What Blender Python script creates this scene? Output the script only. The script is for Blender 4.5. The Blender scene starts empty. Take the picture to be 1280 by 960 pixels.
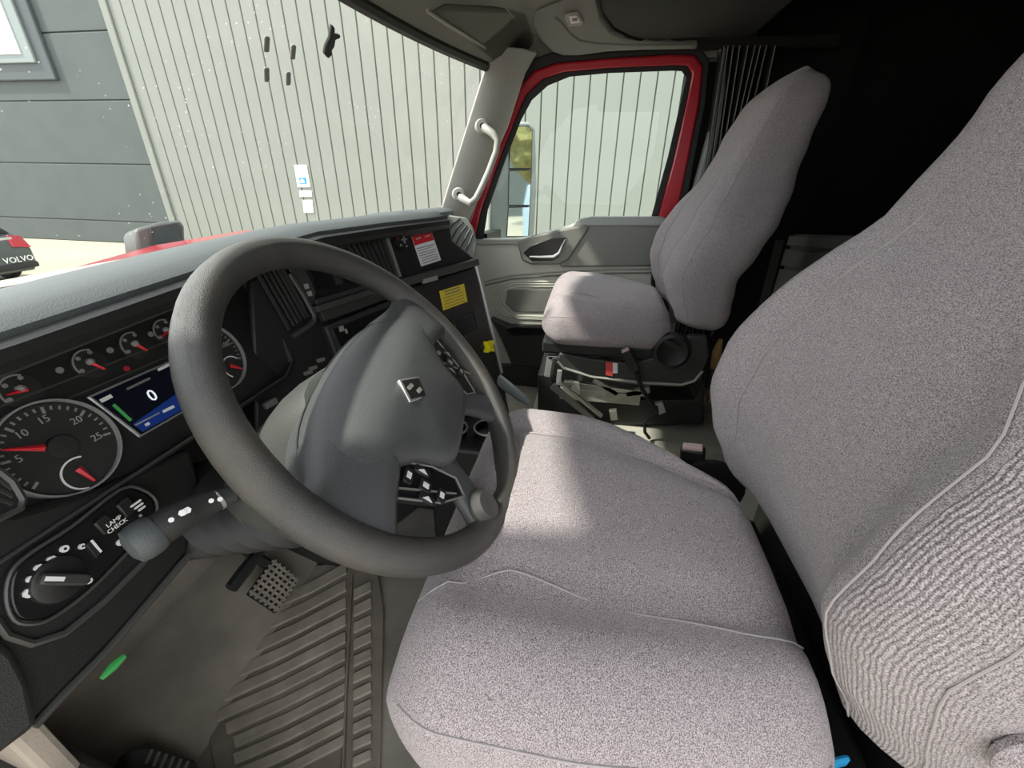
import bpy, bmesh, math, random
from mathutils import Vector, Matrix
from math import sin, cos, pi, radians, sqrt, atan2
random.seed(4)
S = bpy.context.scene
COL = S.collection

# ------------------------------------------------------------------ camera
CAM = Vector((0, 0, 1.0)); FPX = 530.0
PIT, PHI, ROLL = radians(26.35), radians(9.5), -0.0168
FW = Vector((cos(PHI)*cos(PIT), sin(PHI)*cos(PIT), -sin(PIT)))
_R = Vector((sin(PHI), -cos(PHI), 0)); _U = _R.cross(FW)
RT = _R*cos(ROLL) - _U*sin(ROLL); UP = _R*sin(ROLL) + _U*cos(ROLL)
cam = bpy.data.cameras.new('camera'); cam.sensor_fit = 'HORIZONTAL'; cam.sensor_width = 36
cam.lens = FPX/1280*36; cam.clip_start = 0.01; cam.clip_end = 300
co = bpy.data.objects.new('camera', cam); COL.objects.link(co)
M3 = Matrix((RT, UP, -FW)).transposed()
co.matrix_world = Matrix.Translation(CAM) @ M3.to_4x4()
S.camera = co

# ------------------------------------------------------------------ sky, sun, exposure
S.view_settings.view_transform = 'Standard'; S.view_settings.look = 'None'
S.view_settings.gamma = 1.0; S.view_settings.exposure = 0.45; S.view_settings.use_curve_mapping = False
W = bpy.data.worlds.new('sky'); S.world = W; W.use_nodes = True
bg = W.node_tree.nodes['Background']; bg.inputs[0].default_value = (0.94, 0.97, 1.0, 1); bg.inputs[1].default_value = 2.2
sun = bpy.data.lights.new('sun', 'SUN'); sun.energy = 5.5; sun.angle = radians(2.5); sun.color = (1.0, 0.95, 0.86)
so = bpy.data.objects.new('sun', sun); COL.objects.link(so)
so.rotation_euler = Vector((0.38, -0.90, -1.20)).to_track_quat('-Z', 'Y').to_euler()

# ------------------------------------------------------------------ materials
def mat(name, col, rough=0.6, metal=0.0, noise=None, bump=None, spec=0.5, coat=0.0, emit=None):
    """noise=(scale, col2, lo, hi)   bump=(scale, strength)"""
    m = bpy.data.materials.new(name); m.use_nodes = True
    nt = m.node_tree; b = nt.nodes['Principled BSDF']
    b.inputs['Base Color'].default_value = (*col, 1); b.inputs['Roughness'].default_value = rough
    b.inputs['Metallic'].default_value = metal; b.inputs['Specular IOR Level'].default_value = spec
    b.inputs['Coat Weight'].default_value = coat
    if emit:
        b.inputs['Emission Color'].default_value = (*emit[0], 1); b.inputs['Emission Strength'].default_value = emit[1]
    tc = nt.nodes.new('ShaderNodeTexCoord')
    if noise:
        n = nt.nodes.new('ShaderNodeTexNoise'); n.inputs['Scale'].default_value = noise[0]; n.inputs['Detail'].default_value = 5
        r = nt.nodes.new('ShaderNodeValToRGB')
        r.color_ramp.elements[0].position = noise[2]; r.color_ramp.elements[0].color = (*col, 1)
        r.color_ramp.elements[1].position = noise[3]; r.color_ramp.elements[1].color = (*noise[1], 1)
        nt.links.new(tc.outputs['Object'], n.inputs['Vector']); nt.links.new(n.outputs['Fac'], r.inputs[0])
        nt.links.new(r.outputs[0], b.inputs['Base Color'])
    if bump:
        n2 = nt.nodes.new('ShaderNodeTexNoise'); n2.inputs['Scale'].default_value = bump[0]; n2.inputs['Detail'].default_value = 3
        bp = nt.nodes.new('ShaderNodeBump'); bp.inputs['Strength'].default_value = bump[1]; bp.inputs['Distance'].default_value = 0.002
        nt.links.new(tc.outputs['Object'], n2.inputs['Vector']); nt.links.new(n2.outputs['Fac'], bp.inputs['Height'])
        nt.links.new(bp.outputs[0], b.inputs['Normal'])
    return m

def fabric(name, dark, light, rib=False):
    m = mat(name, dark, 0.95, noise=(950, light, 0.38, 0.62), spec=0.15)
    nt = m.node_tree; b = nt.nodes['Principled BSDF']
    b.inputs['Sheen Weight'].default_value = 0.25; b.inputs['Sheen Roughness'].default_value = 0.5
    tc = nt.nodes['Texture Coordinate']
    n2 = nt.nodes.new('ShaderNodeTexNoise'); n2.inputs['Scale'].default_value = 1100
    n3 = nt.nodes.new('ShaderNodeTexNoise'); n3.inputs['Scale'].default_value = 9; n3.inputs['Detail'].default_value = 2
    ad = nt.nodes.new('ShaderNodeMath'); ad.operation = 'MULTIPLY_ADD'
    nt.links.new(tc.outputs['Object'], n2.inputs['Vector']); nt.links.new(tc.outputs['Object'], n3.inputs['Vector'])
    nt.links.new(n3.outputs['Fac'], ad.inputs[0]); ad.inputs[1].default_value = 2.0; nt.links.new(n2.outputs['Fac'], ad.inputs[2])
    h = ad.outputs[0]
    if rib:
        w = nt.nodes.new('ShaderNodeTexWave'); w.wave_type = 'BANDS'; w.bands_direction = 'X'
        w.inputs['Scale'].default_value = 72; w.inputs['Distortion'].default_value = 3.0; w.inputs['Detail'].default_value = 1
        w.inputs['Detail Scale'].default_value = 1.0
        nt.links.new(tc.outputs['UV'], w.inputs['Vector'])
        a2 = nt.nodes.new('ShaderNodeMath'); a2.operation = 'MULTIPLY_ADD'; a2.inputs[1].default_value = 1.6
        nt.links.new(w.outputs['Fac'], a2.inputs[0]); nt.links.new(h, a2.inputs[2]); h = a2.outputs[0]
    bp = nt.nodes.new('ShaderNodeBump'); bp.inputs['Strength'].default_value = 0.6; bp.inputs['Distance'].default_value = 0.0025
    nt.links.new(h, bp.inputs['Height']); nt.links.new(bp.outputs[0], b.inputs['Normal'])
    return m

def glass(name, tint=(0.93, 0.98, 0.96), dust=0.0, refl=0.03):
    m = bpy.data.materials.new(name); m.use_nodes = True; nt = m.node_tree
    for n in list(nt.nodes):
        if n.type != 'OUTPUT_MATERIAL': nt.nodes.remove(n)
    out = [n for n in nt.nodes if n.type == 'OUTPUT_MATERIAL'][0]
    t = nt.nodes.new('ShaderNodeBsdfTransparent'); t.inputs[0].default_value = (*tint, 1)
    g = nt.nodes.new('ShaderNodeBsdfGlossy'); g.inputs['Roughness'].default_value = 0.0
    lw = nt.nodes.new('ShaderNodeLayerWeight'); lw.inputs[0].default_value = 0.5
    pw_ = nt.nodes.new('ShaderNodeMath'); pw_.operation = 'POWER'; pw_.inputs[1].default_value = 5.0; nt.links.new(lw.outputs['Facing'], pw_.inputs[0])
    f = nt.nodes.new('ShaderNodeMath'); f.operation = 'MULTIPLY_ADD'; f.inputs[1].default_value = 0.7; f.inputs[2].default_value = refl; nt.links.new(pw_.outputs[0], f.inputs[0])
    mx = nt.nodes.new('ShaderNodeMixShader')
    nt.links.new(f.outputs[0], mx.inputs[0]); nt.links.new(t.outputs[0], mx.inputs[1]); nt.links.new(g.outputs[0], mx.inputs[2])
    last = mx
    if dust:
        tc = nt.nodes.new('ShaderNodeTexCoord')
        v = nt.nodes.new('ShaderNodeTexVoronoi'); v.inputs['Scale'].default_value = 70
        lt = nt.nodes.new('ShaderNodeMath'); lt.operation = 'LESS_THAN'; lt.inputs[1].default_value = 0.11
        nz = nt.nodes.new('ShaderNodeTexNoise'); nz.inputs['Scale'].default_value = 5; nz.inputs['Detail'].default_value = 6
        gt = nt.nodes.new('ShaderNodeMapRange'); gt.inputs[1].default_value = 0.50; gt.inputs[2].default_value = 0.70
        gt.inputs[3].default_value = 0.0; gt.inputs[4].default_value = 0.85
        mu = nt.nodes.new('ShaderNodeMath'); mu.operation = 'MULTIPLY'
        hz = nt.nodes.new('ShaderNodeMath'); hz.operation = 'MULTIPLY_ADD'; hz.inputs[1].default_value = 0.012; hz.inputs[2].default_value = 0.0
        ad = nt.nodes.new('ShaderNodeMath'); ad.operation = 'ADD'
        nt.links.new(tc.outputs['Object'], v.inputs['Vector']); nt.links.new(v.outputs['Distance'], lt.inputs[0])
        nt.links.new(tc.outputs['Object'], nz.inputs['Vector']); nt.links.new(nz.outputs['Fac'], gt.inputs[0])
        nt.links.new(lt.outputs[0], mu.inputs[0]); nt.links.new(gt.outputs[0], mu.inputs[1])
        nt.links.new(gt.outputs[0], hz.inputs[0]); nt.links.new(mu.outputs[0], ad.inputs[0]); nt.links.new(hz.outputs[0], ad.inputs[1])
        df = nt.nodes.new('ShaderNodeBsdfDiffuse'); df.inputs[0].default_value = (0.8, 0.8, 0.76, 1)
        tl = nt.nodes.new('ShaderNodeBsdfTranslucent'); tl.inputs[0].default_value = (0.8, 0.8, 0.76, 1)
        dm = nt.nodes.new('ShaderNodeMixShader'); nt.links.new(df.outputs[0], dm.inputs[1]); nt.links.new(tl.outputs[0], dm.inputs[2])
        m2 = nt.nodes.new('ShaderNodeMixShader')
        nt.links.new(ad.outputs[0], m2.inputs[0]); nt.links.new(mx.outputs[0], m2.inputs[1]); nt.links.new(dm.outputs[0], m2.inputs[2]); last = m2
    nt.links.new(last.outputs[0], out.inputs[0])
    return m

M = {}
M['fabric'] = fabric('seat_fabric', (0.155, 0.128, 0.133), (0.55, 0.485, 0.498))
M['fabric_rib'] = fabric('seat_fabric_ribbed', (0.155, 0.130, 0.133), (0.55, 0.49, 0.50), True)
M['seam'] = mat('seam_thread', (0.36, 0.33, 0.33), 0.9)
M['line'] = mat('dark_highlight', (0.055, 0.055, 0.052), 0.4)
M['dim'] = mat('dim_print', (0.26, 0.26, 0.26), 0.6)
M['shroud'] = mat('column_shroud', (0.055, 0.058, 0.054), 0.5, bump=(600, 0.2))
M['black'] = mat('black_plastic', (0.014, 0.014, 0.014), 0.45, bump=(900, 0.25))
M['satin'] = mat('black_satin', (0.008, 0.008, 0.009), 0.30)
M['charcoal'] = mat('charcoal_plastic', (0.035, 0.036, 0.034), 0.5, bump=(700, 0.3))
M['padtop'] = mat('dash_top_grey', (0.075, 0.085, 0.088), 0.55, bump=(600, 0.35))
M['wheel'] = mat('wheel_leather', (0.040, 0.039, 0.038), 0.32, bump=(1300, 0.6), noise=(14, (0.075, 0.067, 0.056), 0.42, 0.72), spec=0.8)
M['hub'] = mat('hub_plastic', (0.075, 0.078, 0.080), 0.32, bump=(1000, 0.3))
M['grey'] = mat('grey_trim', (0.56, 0.555, 0.485), 0.55, bump=(500, 0.2))
M['greyd'] = mat('grey_trim_dark', (0.20, 0.20, 0.18), 0.55, bump=(500, 0.2))
M['greyl'] = mat('grey_trim_light', (0.34, 0.335, 0.30), 0.5, bump=(500, 0.15))
M['liner'] = mat('headliner_cloth', (0.13, 0.124, 0.105), 0.9, bump=(900, 0.4))
M['rail'] = mat('roof_rail_trim', (0.21, 0.222, 0.205), 0.6, bump=(700, 0.2))
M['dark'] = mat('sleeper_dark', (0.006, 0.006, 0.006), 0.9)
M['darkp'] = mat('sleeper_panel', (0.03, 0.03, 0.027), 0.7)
M['cab'] = mat('cabinet_grey', (0.20, 0.205, 0.19), 0.5)
M['curtain'] = mat('curtain_cloth', (0.010, 0.010, 0.010), 0.55)
M['curtglint'] = mat('curtain_fold_highlight', (0.16, 0.16, 0.15), 0.5)  # highlights on the black folds, put into a paler colour
M['red'] = mat('red_paint', (0.46, 0.008, 0.022), 0.28, coat=0.6)
M['rubber'] = mat('rubber_seal', (0.010, 0.010, 0.010), 0.6)
M['silver'] = mat('silver_trim', (0.50, 0.51, 0.50), 0.38, 0.6)
M['steel'] = mat('steel', (0.34, 0.34, 0.32), 0.38, 0.9)
M['oldsteel'] = mat('dusty_steel', (0.38, 0.36, 0.30), 0.55, 0.2, noise=(30, (0.52, 0.49, 0.40), 0.4, 0.7))
M['white'] = mat('white_print', (0.80, 0.81, 0.80), 0.6)
M['redp'] = mat('red_print', (0.62, 0.02, 0.03), 0.5)
M['needle'] = mat('red_needle', (0.62, 0.02, 0.035), 0.5)
M['yellow'] = mat('yellow_sticker', (0.78, 0.62, 0.045), 0.5)
M['yknob'] = mat('yellow_knob', (0.85, 0.74, 0.01), 0.4)
M['pinkred'] = mat('red_cloth_tag', (0.70, 0.08, 0.07), 0.7)
M['dial'] = mat('dial_face', (0.022, 0.022, 0.021), 0.55)
M['cluster'] = mat('cluster_face', (0.018, 0.018, 0.017), 0.40)
M['screen'] = mat('screen_dark', (0.004, 0.005, 0.012), 0.25, emit=((0.01, 0.015, 0.04), 0.02))
M['blue'] = mat('screen_blue', (0.004, 0.012, 0.06), 0.3, emit=((0.01, 0.05, 0.30), 0.22))
M['glow'] = mat('screen_white', (0.6, 0.62, 0.66), 0.5, emit=((0.8, 0.85, 0.95), 0.55))
M['ledgreen'] = mat('green_lamp', (0.05, 0.30, 0.08), 0.4, emit=((0.08, 0.5, 0.12), 0.10))
M['mat'] = mat('rubber_mat', (0.19, 0.165, 0.135), 0.75, noise=(8, (0.30, 0.26, 0.21), 0.4, 0.72), bump=(300, 0.3))
M['ribm'] = mat('rubber_mat_rib', (0.30, 0.265, 0.215), 0.7, noise=(20, (0.42, 0.37, 0.30), 0.4, 0.72))
M['floor'] = mat('cab_floor', (0.18, 0.165, 0.14), 0.7, noise=(5, (0.34, 0.31, 0.26), 0.38, 0.7), bump=(200, 0.2))
M['tunnel'] = mat('floor_vinyl', (0.40, 0.39, 0.33), 0.45, noise=(4, (0.52, 0.50, 0.42), 0.4, 0.7))
M['fire'] = mat('footwell_liner', (0.26, 0.225, 0.19), 0.8, noise=(7, (0.42, 0.365, 0.30), 0.4, 0.75), bump=(200, 0.3))
M['brown'] = mat('sill_plastic', (0.045, 0.039, 0.036), 0.65, bump=(500, 0.3))
M['wood'] = mat('wood_handle', (0.30, 0.17, 0.05), 0.5, noise=(40, (0.42, 0.26, 0.10), 0.4, 0.6))
M['bluec'] = mat('blue_plastic', (0.01, 0.25, 0.50), 0.4)
M['buckle'] = mat('buckle_pink', (0.62, 0.45, 0.42), 0.5)
M['webbing'] = mat('belt_webbing', (0.05, 0.05, 0.048), 0.8)
M['glass'] = glass('window_glass', refl=0.012)
M['windshield'] = glass('windshield_glass', (0.93, 0.97, 0.95), 1.0)
M['mirror'] = mat('mirror_glass', (0.75, 0.80, 0.82), 0.03, 1.0)
M['chrome'] = mat('mirror_housing', (0.22, 0.25, 0.245), 0.35, 0.0)
M['chromel'] = mat('mirror_housing_light', (0.34, 0.36, 0.34), 0.4, 0.0)
M['plank'] = mat('wall_cladding', (0.215, 0.224, 0.20), 0.6, noise=(1.2, (0.20, 0.209, 0.187), 0.4, 0.7))
M['wallback'] = mat('wall_joint', (0.06, 0.063, 0.056), 0.7)
M['gdoor'] = mat('garage_panel', (0.070, 0.082, 0.080), 0.6, noise=(1.5, (0.062, 0.073, 0.071), 0.4, 0.7))
M['gdoord'] = mat('garage_frame', (0.065, 0.075, 0.08), 0.5)
M['ground'] = mat('yard_concrete', (0.31, 0.275, 0.21), 0.9, noise=(0.6, (0.36, 0.325, 0.25), 0.35, 0.7))
M['car'] = mat('car_paint', (0.06, 0.068, 0.068), 0.35, coat=0.4)
M['tail'] = mat('tail_lamp', (0.40, 0.03, 0.045), 0.3)
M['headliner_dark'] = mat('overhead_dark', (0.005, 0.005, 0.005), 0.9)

# ------------------------------------------------------------------ mesh helpers
def V(*a): return Vector(a)
class Plane:
    def __init__(s, p0, n, u=None):
        s.p = Vector(p0); s.n = Vector(n).normalized()
        if u is None:
            u = Vector((0, 0, 1)).cross(s.n)
            if u.length < 1e-3: u = Vector((1, 0, 0))
        u = Vector(u); s.u = (u - s.n*u.dot(s.n)).normalized(); s.v = s.n.cross(s.u)
    def at(s, x, y, h=0.0):            # photo pixel -> point on this surface
        d = FW*FPX + RT*(x-640) - UP*(y-480)
        q = s.p + s.n*h
        return CAM + d*((q-CAM).dot(s.n)/d.dot(s.n))
    def loc(s, x, y, h=0.0):
        q = s.at(x, y, h) - s.p; return (q.dot(s.u), q.dot(s.v))
    def w(s, a, b, h=0.0): return s.p + s.u*a + s.v*b + s.n*h

def mesh(name, bm, m, parent=None, smooth=35, bevel=None, seg=2):
    bmesh.ops.recalc_face_normals(bm, faces=bm.faces)
    me = bpy.data.meshes.new(name); bm.to_mesh(me); bm.free()
    if smooth:
        for p in me.polygons: p.use_smooth = True
        me.set_sharp_from_angle(angle=radians(smooth))
    me.materials.append(M[m] if isinstance(m, str) else m)
    o = bpy.data.objects.new(name, me); COL.objects.link(o)
    if parent: attach(o, parent)
    if bevel:
        b = o.modifiers.new('bevel', 'BEVEL'); b.width = bevel; b.segments = seg; b.limit_method = 'ANGLE'; b.angle_limit = radians(40)
        b.harden_normals = False
    return o
def base_of(o):
    m = Matrix.Translation(o.location) @ o.rotation_euler.to_matrix().to_4x4()
    return m if not o.parent else base_of(o.parent) @ o.matrix_parent_inverse @ m
def attach(o, parent):
    o.parent = parent; o.matrix_parent_inverse = base_of(parent).inverted()
def thing(name, label, cat, loc=(0, 0, 0), group=None, kind=None):
    o = bpy.data.objects.new(name, None); o.empty_display_size = 0.05; COL.objects.link(o); o.location = loc
    return tag(o, label, cat, group, kind)
def tag(o, label, cat=None, group=None, kind=None):
    o['label'] = label
    if cat: o['category'] = cat
    if group: o['group'] = group
    if kind: o['kind'] = kind
    return o
def struct(o, label, cat='structure'):
    o['kind'] = 'structure'; o['label'] = label; o['category'] = cat; return o

def prism(bm, pts, vec, start=0.0):
    """polygon extruded along vec"""
    vec = Vector(vec); a = [bm.verts.new(Vector(p)+vec*start) for p in pts]; b = [bm.verts.new(Vector(p)+vec) for p in pts]
    n = len(pts); bm.faces.new(a[::-1]); bm.faces.new(b)
    for i in range(n): bm.faces.new((a[i], a[(i+1) % n], b[(i+1) % n], b[i]))
    return bm
def box(bm, c, s, rot=None):
    c = Vector(c); hx, hy, hz = s[0]/2, s[1]/2, s[2]/2
    R = rot or Matrix.Identity(3)
    vs = [bm.verts.new(c + R @ Vector((x, y, z))) for x in (-hx, hx) for y in (-hy, hy) for z in (-hz, hz)]
    for f in ((0, 1, 3, 2), (4, 6, 7, 5), (0, 4, 5, 1), (2, 3, 7, 6), (0, 2, 6, 4), (1, 5, 7, 3)): bm.faces.new([vs[i] for i in f])
    return bm
def loft(bm, rings, closed=True, cap=True, uv=False):
    R = [[bm.verts.new(Vector(p)) for p in r] for r in rings]; n = len(R[0]); fs = []
    lay = bm.loops.layers.uv.verify() if uv else None
    for i in range(len(R)-1):
        for j in range(n if closed else n-1):
            k = (j+1) % n
            f = bm.faces.new((R[i][j], R[i][k], R[i+1][k], R[i+1][j]))
            if uv:
                for l, (a, b) in zip(f.loops, ((j, i), (j+1, i), (j+1, i+1), (j, i+1))): l[lay].uv = (a/n, b/(len(R)-1))
    if cap and closed: bm.faces.new(R[0][::-1]); bm.faces.new(R[-1])
    return bm
def tube(bm, path, r, n=8, cap=True, closed=False):
    path = [Vector(p) for p in path]; rs = r if isinstance(r, (list, tuple)) else [r]*len(path)
    rings = []; prev = None; L = len(path)
    for i, p in enumerate(path):
        if closed: t = (path[(i+1) % L]-path[i-1]).normalized()
        else: t = (path[min(i+1, L-1)]-path[max(i-1, 0)]).normalized()
        if prev is None:
            a = Vector((0, 0, 1)) if abs(t.z) < 0.9 else Vector((1, 0, 0)); x = t.cross(a).normalized()
        else: x = (prev - t*prev.dot(t)).normalized()
        y = t.cross(x); prev = x
        rings.append([p + x*cos(2*pi*k/n)*rs[i] + y*sin(2*pi*k/n)*rs[i] for k in range(n)])
    if closed: rings.append(rings[0])
    loft(bm, rings, True, cap and not closed)
    if closed: bmesh.ops.remove_doubles(bm, verts=bm.verts, dist=1e-5)
    return bm
def strip(bm, a, b, wa, ta, up):
    """flat bar from a to b, width wa across, thickness ta along up"""
    a, b, up = Vector(a), Vector(b), Vector(up).normalized(); t = (b-a).normalized(); s = t.cross(up).normalized(); up = s.cross(t)
    rings = [[p + s*wa/2*x + up*ta/2*y for x, y in ((-1, -1), (1, -1), (1, 1), (-1, 1))] for p in (a, b)]
    return loft(bm, rings)
def lathe(bm, prof, c, axis, n=24, uref=None):
    """prof = [(r, h)] about axis from c"""
    axis = Vector(axis).normalized(); c = Vector(c)
    u = Vector(uref) if uref is not None else (Vector((0, 0, 1)) if abs(axis.z) < 0.9 else Vector((1, 0, 0))).cross(axis)
    u = (u - axis*u.dot(axis)).normalized(); v = axis.cross(u)
    rings = [[c + axis*h + (u*cos(2*pi*k/n) + v*sin(2*pi*k/n))*max(r, 1e-4) for k in range(n)] for r, h in prof]
    return loft(bm, rings)
def BM(): return bmesh.new()
def plate(name, pl, pix, h0, h1, m, parent=None, bevel=None, smooth=35, seg=2):
    pts = [pl.at(x, y, h1) for x, y in pix]
    return mesh(name, prism(BM(), pts, pl.n*(h0-h1)), m, parent, smooth, bevel, seg)
def slab(name, pl, uv, h0, h1, m, parent=None, bevel=None, smooth=35, seg=2):
    pts = [pl.w(a, b, h0) for a, b in uv]
    return mesh(name, prism(BM(), pts, pl.n*(h1-h0)), m, parent, smooth, bevel, seg)
def rrect(cx, cy, w, h, r, n=4):
    o = []
    for qx, qy, a0 in ((1, 1, 0), (-1, 1, pi/2), (-1, -1, pi), (1, -1, 1.5*pi)):
        for k in range(n+1):
            a = a0 + k*pi/2/n; o.append((cx + qx*(w/2-r) + r*cos(a), cy + qy*(h/2-r) + r*sin(a)))
    return o
def circle(cx, cy, r, n=24): return [(cx + r*cos(2*pi*k/n), cy + r*sin(2*pi*k/n)) for k in range(n)]
def ring(name, pl, c, r, wd, h0, h1, m, parent=None, n=40, a0=0.0, a1=2*pi):
    full = abs(a1-a0-2*pi) < 1e-6; bm = BM(); rings = []
    K = n if full else n+1
    for k in range(K):
        a = a0 + (a1-a0)*k/n
        rings.append([pl.w(c[0]+cos(a)*q, c[1]+sin(a)*q, h) for q, h in ((r, h0), (r, h1), (r-wd, h1), (r-wd, h0))])
    if full: rings.append(rings[0])
    loft(bm, rings, True, not full)
    if full: bmesh.ops.remove_doubles(bm, verts=bm.verts, dist=1e-6)
    return mesh(name, bm, m, parent, 30)
def text(name, body, pl, uv, size, h, m, parent=None, rot=0.0, depth=0.0004, align='CENTER'):
    cu = bpy.data.curves.new(name, 'FONT'); cu.body = body; cu.size = size; cu.align_x = align; cu.align_y = 'CENTER'; cu.extrude = depth
    cu.resolution_u = 2
    tmp = bpy.data.objects.new('tmp', cu); COL.objects.link(tmp)
    dg = bpy.context.evaluated_depsgraph_get(); me = bpy.data.meshes.new_from_object(tmp.evaluated_get(dg))
    bpy.data.objects.remove(tmp)
    for v in me.vertices:
        x = v.co.x*cos(rot) - v.co.y*sin(rot); y = v.co.x*sin(rot) + v.co.y*cos(rot)
        v.co = pl.w(uv[0]+x, uv[1]+y, h + v.co.z)
    me.materials.clear(); me.materials.append(M[m]); me.name = name
    o = bpy.data.objects.new(name, me); COL.objects.link(o)
    if parent: attach(o, parent)
    return o
def lerp(a, b, t): return a + (b-a)*t
def curve(tab, t):
    """smooth interpolation in a table [(t, v), ...]"""
    if t <= tab[0][0]: return tab[0][1]
    for (a, p), (b, q) in zip(tab, tab[1:]):
        if t <= b:
            k = (t-a)/(b-a); k = k*k*(3-2*k)*0.5 + k*0.5; return p + (q-p)*k
    return tab[-1][1]
def fine(P, n=3):
    o = []; L = len(P)
    for i in range(L):
        p0, p1, p2, p3 = [Vector(P[(i+k-1) % L]) for k in range(4)]
        for j in range(n):
            t = j/n; o.append(tuple(0.5*((2*p1) + (p2-p0)*t + (2*p0-5*p1+4*p2-p3)*t*t + (3*p1-p0-3*p2+p3)*t**3)))
    return o

# ================================================================== OUTSIDE
GZ = -1.3; WX = 12.3
g = mesh('ground', box(BM(), (8, 6, GZ-0.1), (90, 110, 0.2)), 'ground', smooth=None); struct(g, 'pale concrete yard beside the building', 'ground')
wall = mesh('wall_right', box(BM(), (WX+0.45, 2.0, 3.7), (0.7, 22.0, 10.0)), 'wallback', smooth=None)
struct(wall, 'light grey building wall clad in upright panels', 'wall')
PITCH = 0.385; y0 = 13.0
pbm = BM()                                      # one cladding panel, three shallow ribs
prof = [(0, 0.0), (0.012, 0.035), (PITCH-0.030, 0.035), (PITCH-0.018, 0.0)]
loft(pbm, [[(-d, -y, z) for y, d in prof] for z in (0, 10.0)])
pk = mesh('cladding_panel', pbm, 'plank', smooth=None); pk.location = (WX+0.10, y0, GZ); attach(pk, wall)
for i in range(1, 52):
    c = pk.copy(); COL.objects.link(c); c.location = (WX+0.10, y0 - PITCH*i, GZ); attach(c, wall)
# garage door beyond the corner
gd = mesh('door_2', box(BM(), (WX+0.55, 18.4, 3.7), (0.5, 10.8, 10.0)), 'gdoord', smooth=None); struct(gd, 'dark grey sectional garage door in the building wall', 'door')
zs = [GZ, -0.605, 1.085, 2.757, 4.35, 6.0, 7.7]
for a, b in zip(zs, zs[1:]):
    mesh('door_section', box(BM(), (WX+0.28, 18.4, (a+b)/2), (0.08, 10.6, b-a-0.035)), 'gdoor', gd, None, 0.012)
mesh('corner_trim', box(BM(), (WX+0.12, 13.12, 3.7), (0.22, 0.22, 10.0)), 'plank', gd, None, 0.02)
wf = mesh('window_frame', box(BM(), (WX+0.19, 17.9, 5.0), (0.12, 4.5, 3.5)), 'gdoord', gd, None, 0.03)
mesh('inner_frame', box(BM(), (WX+0.10, 18.2, 5.25), (0.08, 4.3, 3.2)), 'chrome', wf, None, 0.02)
mesh('pane', box(BM(), (WX+0.05, 18.5, 5.35), (0.04, 4.2, 3.0)), 'white', wf, None)
# notices on the wall
PW = Plane((WX+0.055, 0, 0), (-1, 0, 0))
def notice(label, px, mark=None):
    o = plate('notice_sheet', PW, px, 0, 0.012, 'white', smooth=None); tag(o, label, 'sign')
    if mark:
        b = plate('printed_symbol', PW, mark, 0.012, 0.016, 'bluec', o, smooth=None)
        a, c = PW.loc(mark[0][0], mark[0][1]), PW.loc(mark[2][0], mark[2][1])
        cx, cy, w = (a[0]+c[0])/2, (a[1]+c[1])/2, abs(c[0]-a[0])
        slab('symbol_figure', PW, [(cx-w*.30, cy-w*.25), (cx+w*.25, cy-w*.25), (cx+w*.25, cy+w*.05), (cx, cy+w*.3), (cx-w*.30, cy+w*.05)], 0.016, 0.018, 'white', b, smooth=None)
notice('tall white notice with a blue symbol on the panelled wall', [(367.5, 206), (383, 206), (388, 234), (372, 234)], [(373.5, 222), (382.5, 222), (383.5, 230), (375, 230)])
notice('small wide white notice in the middle of the three on the wall', [(374, 238), (389, 238), (390, 246), (374.5, 246)])
notice('lowest white notice on the panelled wall', [(378, 250), (390, 250), (392, 266), (380, 266)])

# parked dark car (its tail is in view past the dashboard)
car = thing('parked_car', 'dark grey parked car with red tail lamp in front of the garage door', 'car', (6.9, 14.4, GZ))
bm = BM(); sec = []
cx = 6.82
for y, zt, hw in ((12.05, 0.70, 0.86), (12.12, 0.86, 0.92), (12.3, 1.00, 0.93), (13.0, 1.04, 0.93), (15.2, 0.98, 0.93), (16.3, 0.86, 0.92), (16.6, 0.62, 0.84)):
    sec.append([(cx + hw*x, y, GZ + lerp(0.24, zt, z)) for x, z in ((-0.9, 0), (0.9, 0), (1, 0.25), (1, 0.7), (0.93, 0.95), (0.8, 1), (-0.8, 1), (-0.93, 0.95), (-1, 0.7), (-1, 0.25))])
loft(bm, sec); mesh('body', bm, 'car', car, 40, 0.02)
bm = BM()
loft(bm, [[(cx + hw*x, y, GZ+z) for x, z in ((-1, 1.0), (1, 1.0), (0.8, zt), (-0.8, zt))] for y, zt, hw in ((12.28, 1.02, 0.80), (12.75, 1.40, 0.80), (13.6, 1.46, 0.82), (14.6, 1.40, 0.80), (15.4, 1.0, 0.80))])
mesh('cabin', bm, 'satin', car, 40, 0.02)
PC = Plane((cx, 12.03, GZ+0.6), (0, -1, 0.10))
for sx in (-1, 1):
    bm = BM(); prism(bm, [(cx+sx*0.91, 12.10, GZ+0.70), (cx+sx*0.93, 12.30, GZ+0.93), (cx+sx*0.62, 12.14, GZ+0.98), (cx+sx*0.58, 12.07, GZ+0.75)], (0, -0.05, 0)); mesh('tail_lamp', bm, 'tail', car, None, 0.01)
    for yy in (12.9, 15.6): mesh('tyre', lathe(BM(), [(0.1, -0.1), (0.30, -0.1), (0.33, -0.06), (0.33, 0.06), (0.30, 0.1), (0.1, 0.1)], (cx+sx*0.82, yy, GZ+0.33), (1, 0, 0)), 'rubber', car)
mesh('tail_trim', strip(BM(), (cx-0.6, 12.0, GZ+0.93), (cx+0.6, 12.0, GZ+0.93), 0.04, 0.03, (0, -1, 0)), 'silver', car)
mesh('bumper_step', box(BM(), (cx, 12.06, GZ+0.36), (1.75, 0.14, 0.12)), 'rubber', car, None, 0.03)
text('car_lettering', 'VOLVO', Plane((cx+0.55, 11.99, GZ+0.50), (0, -1, 0.0)), (0, 0), 0.16, 0.0, 'white', car, depth=0.004)

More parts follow.
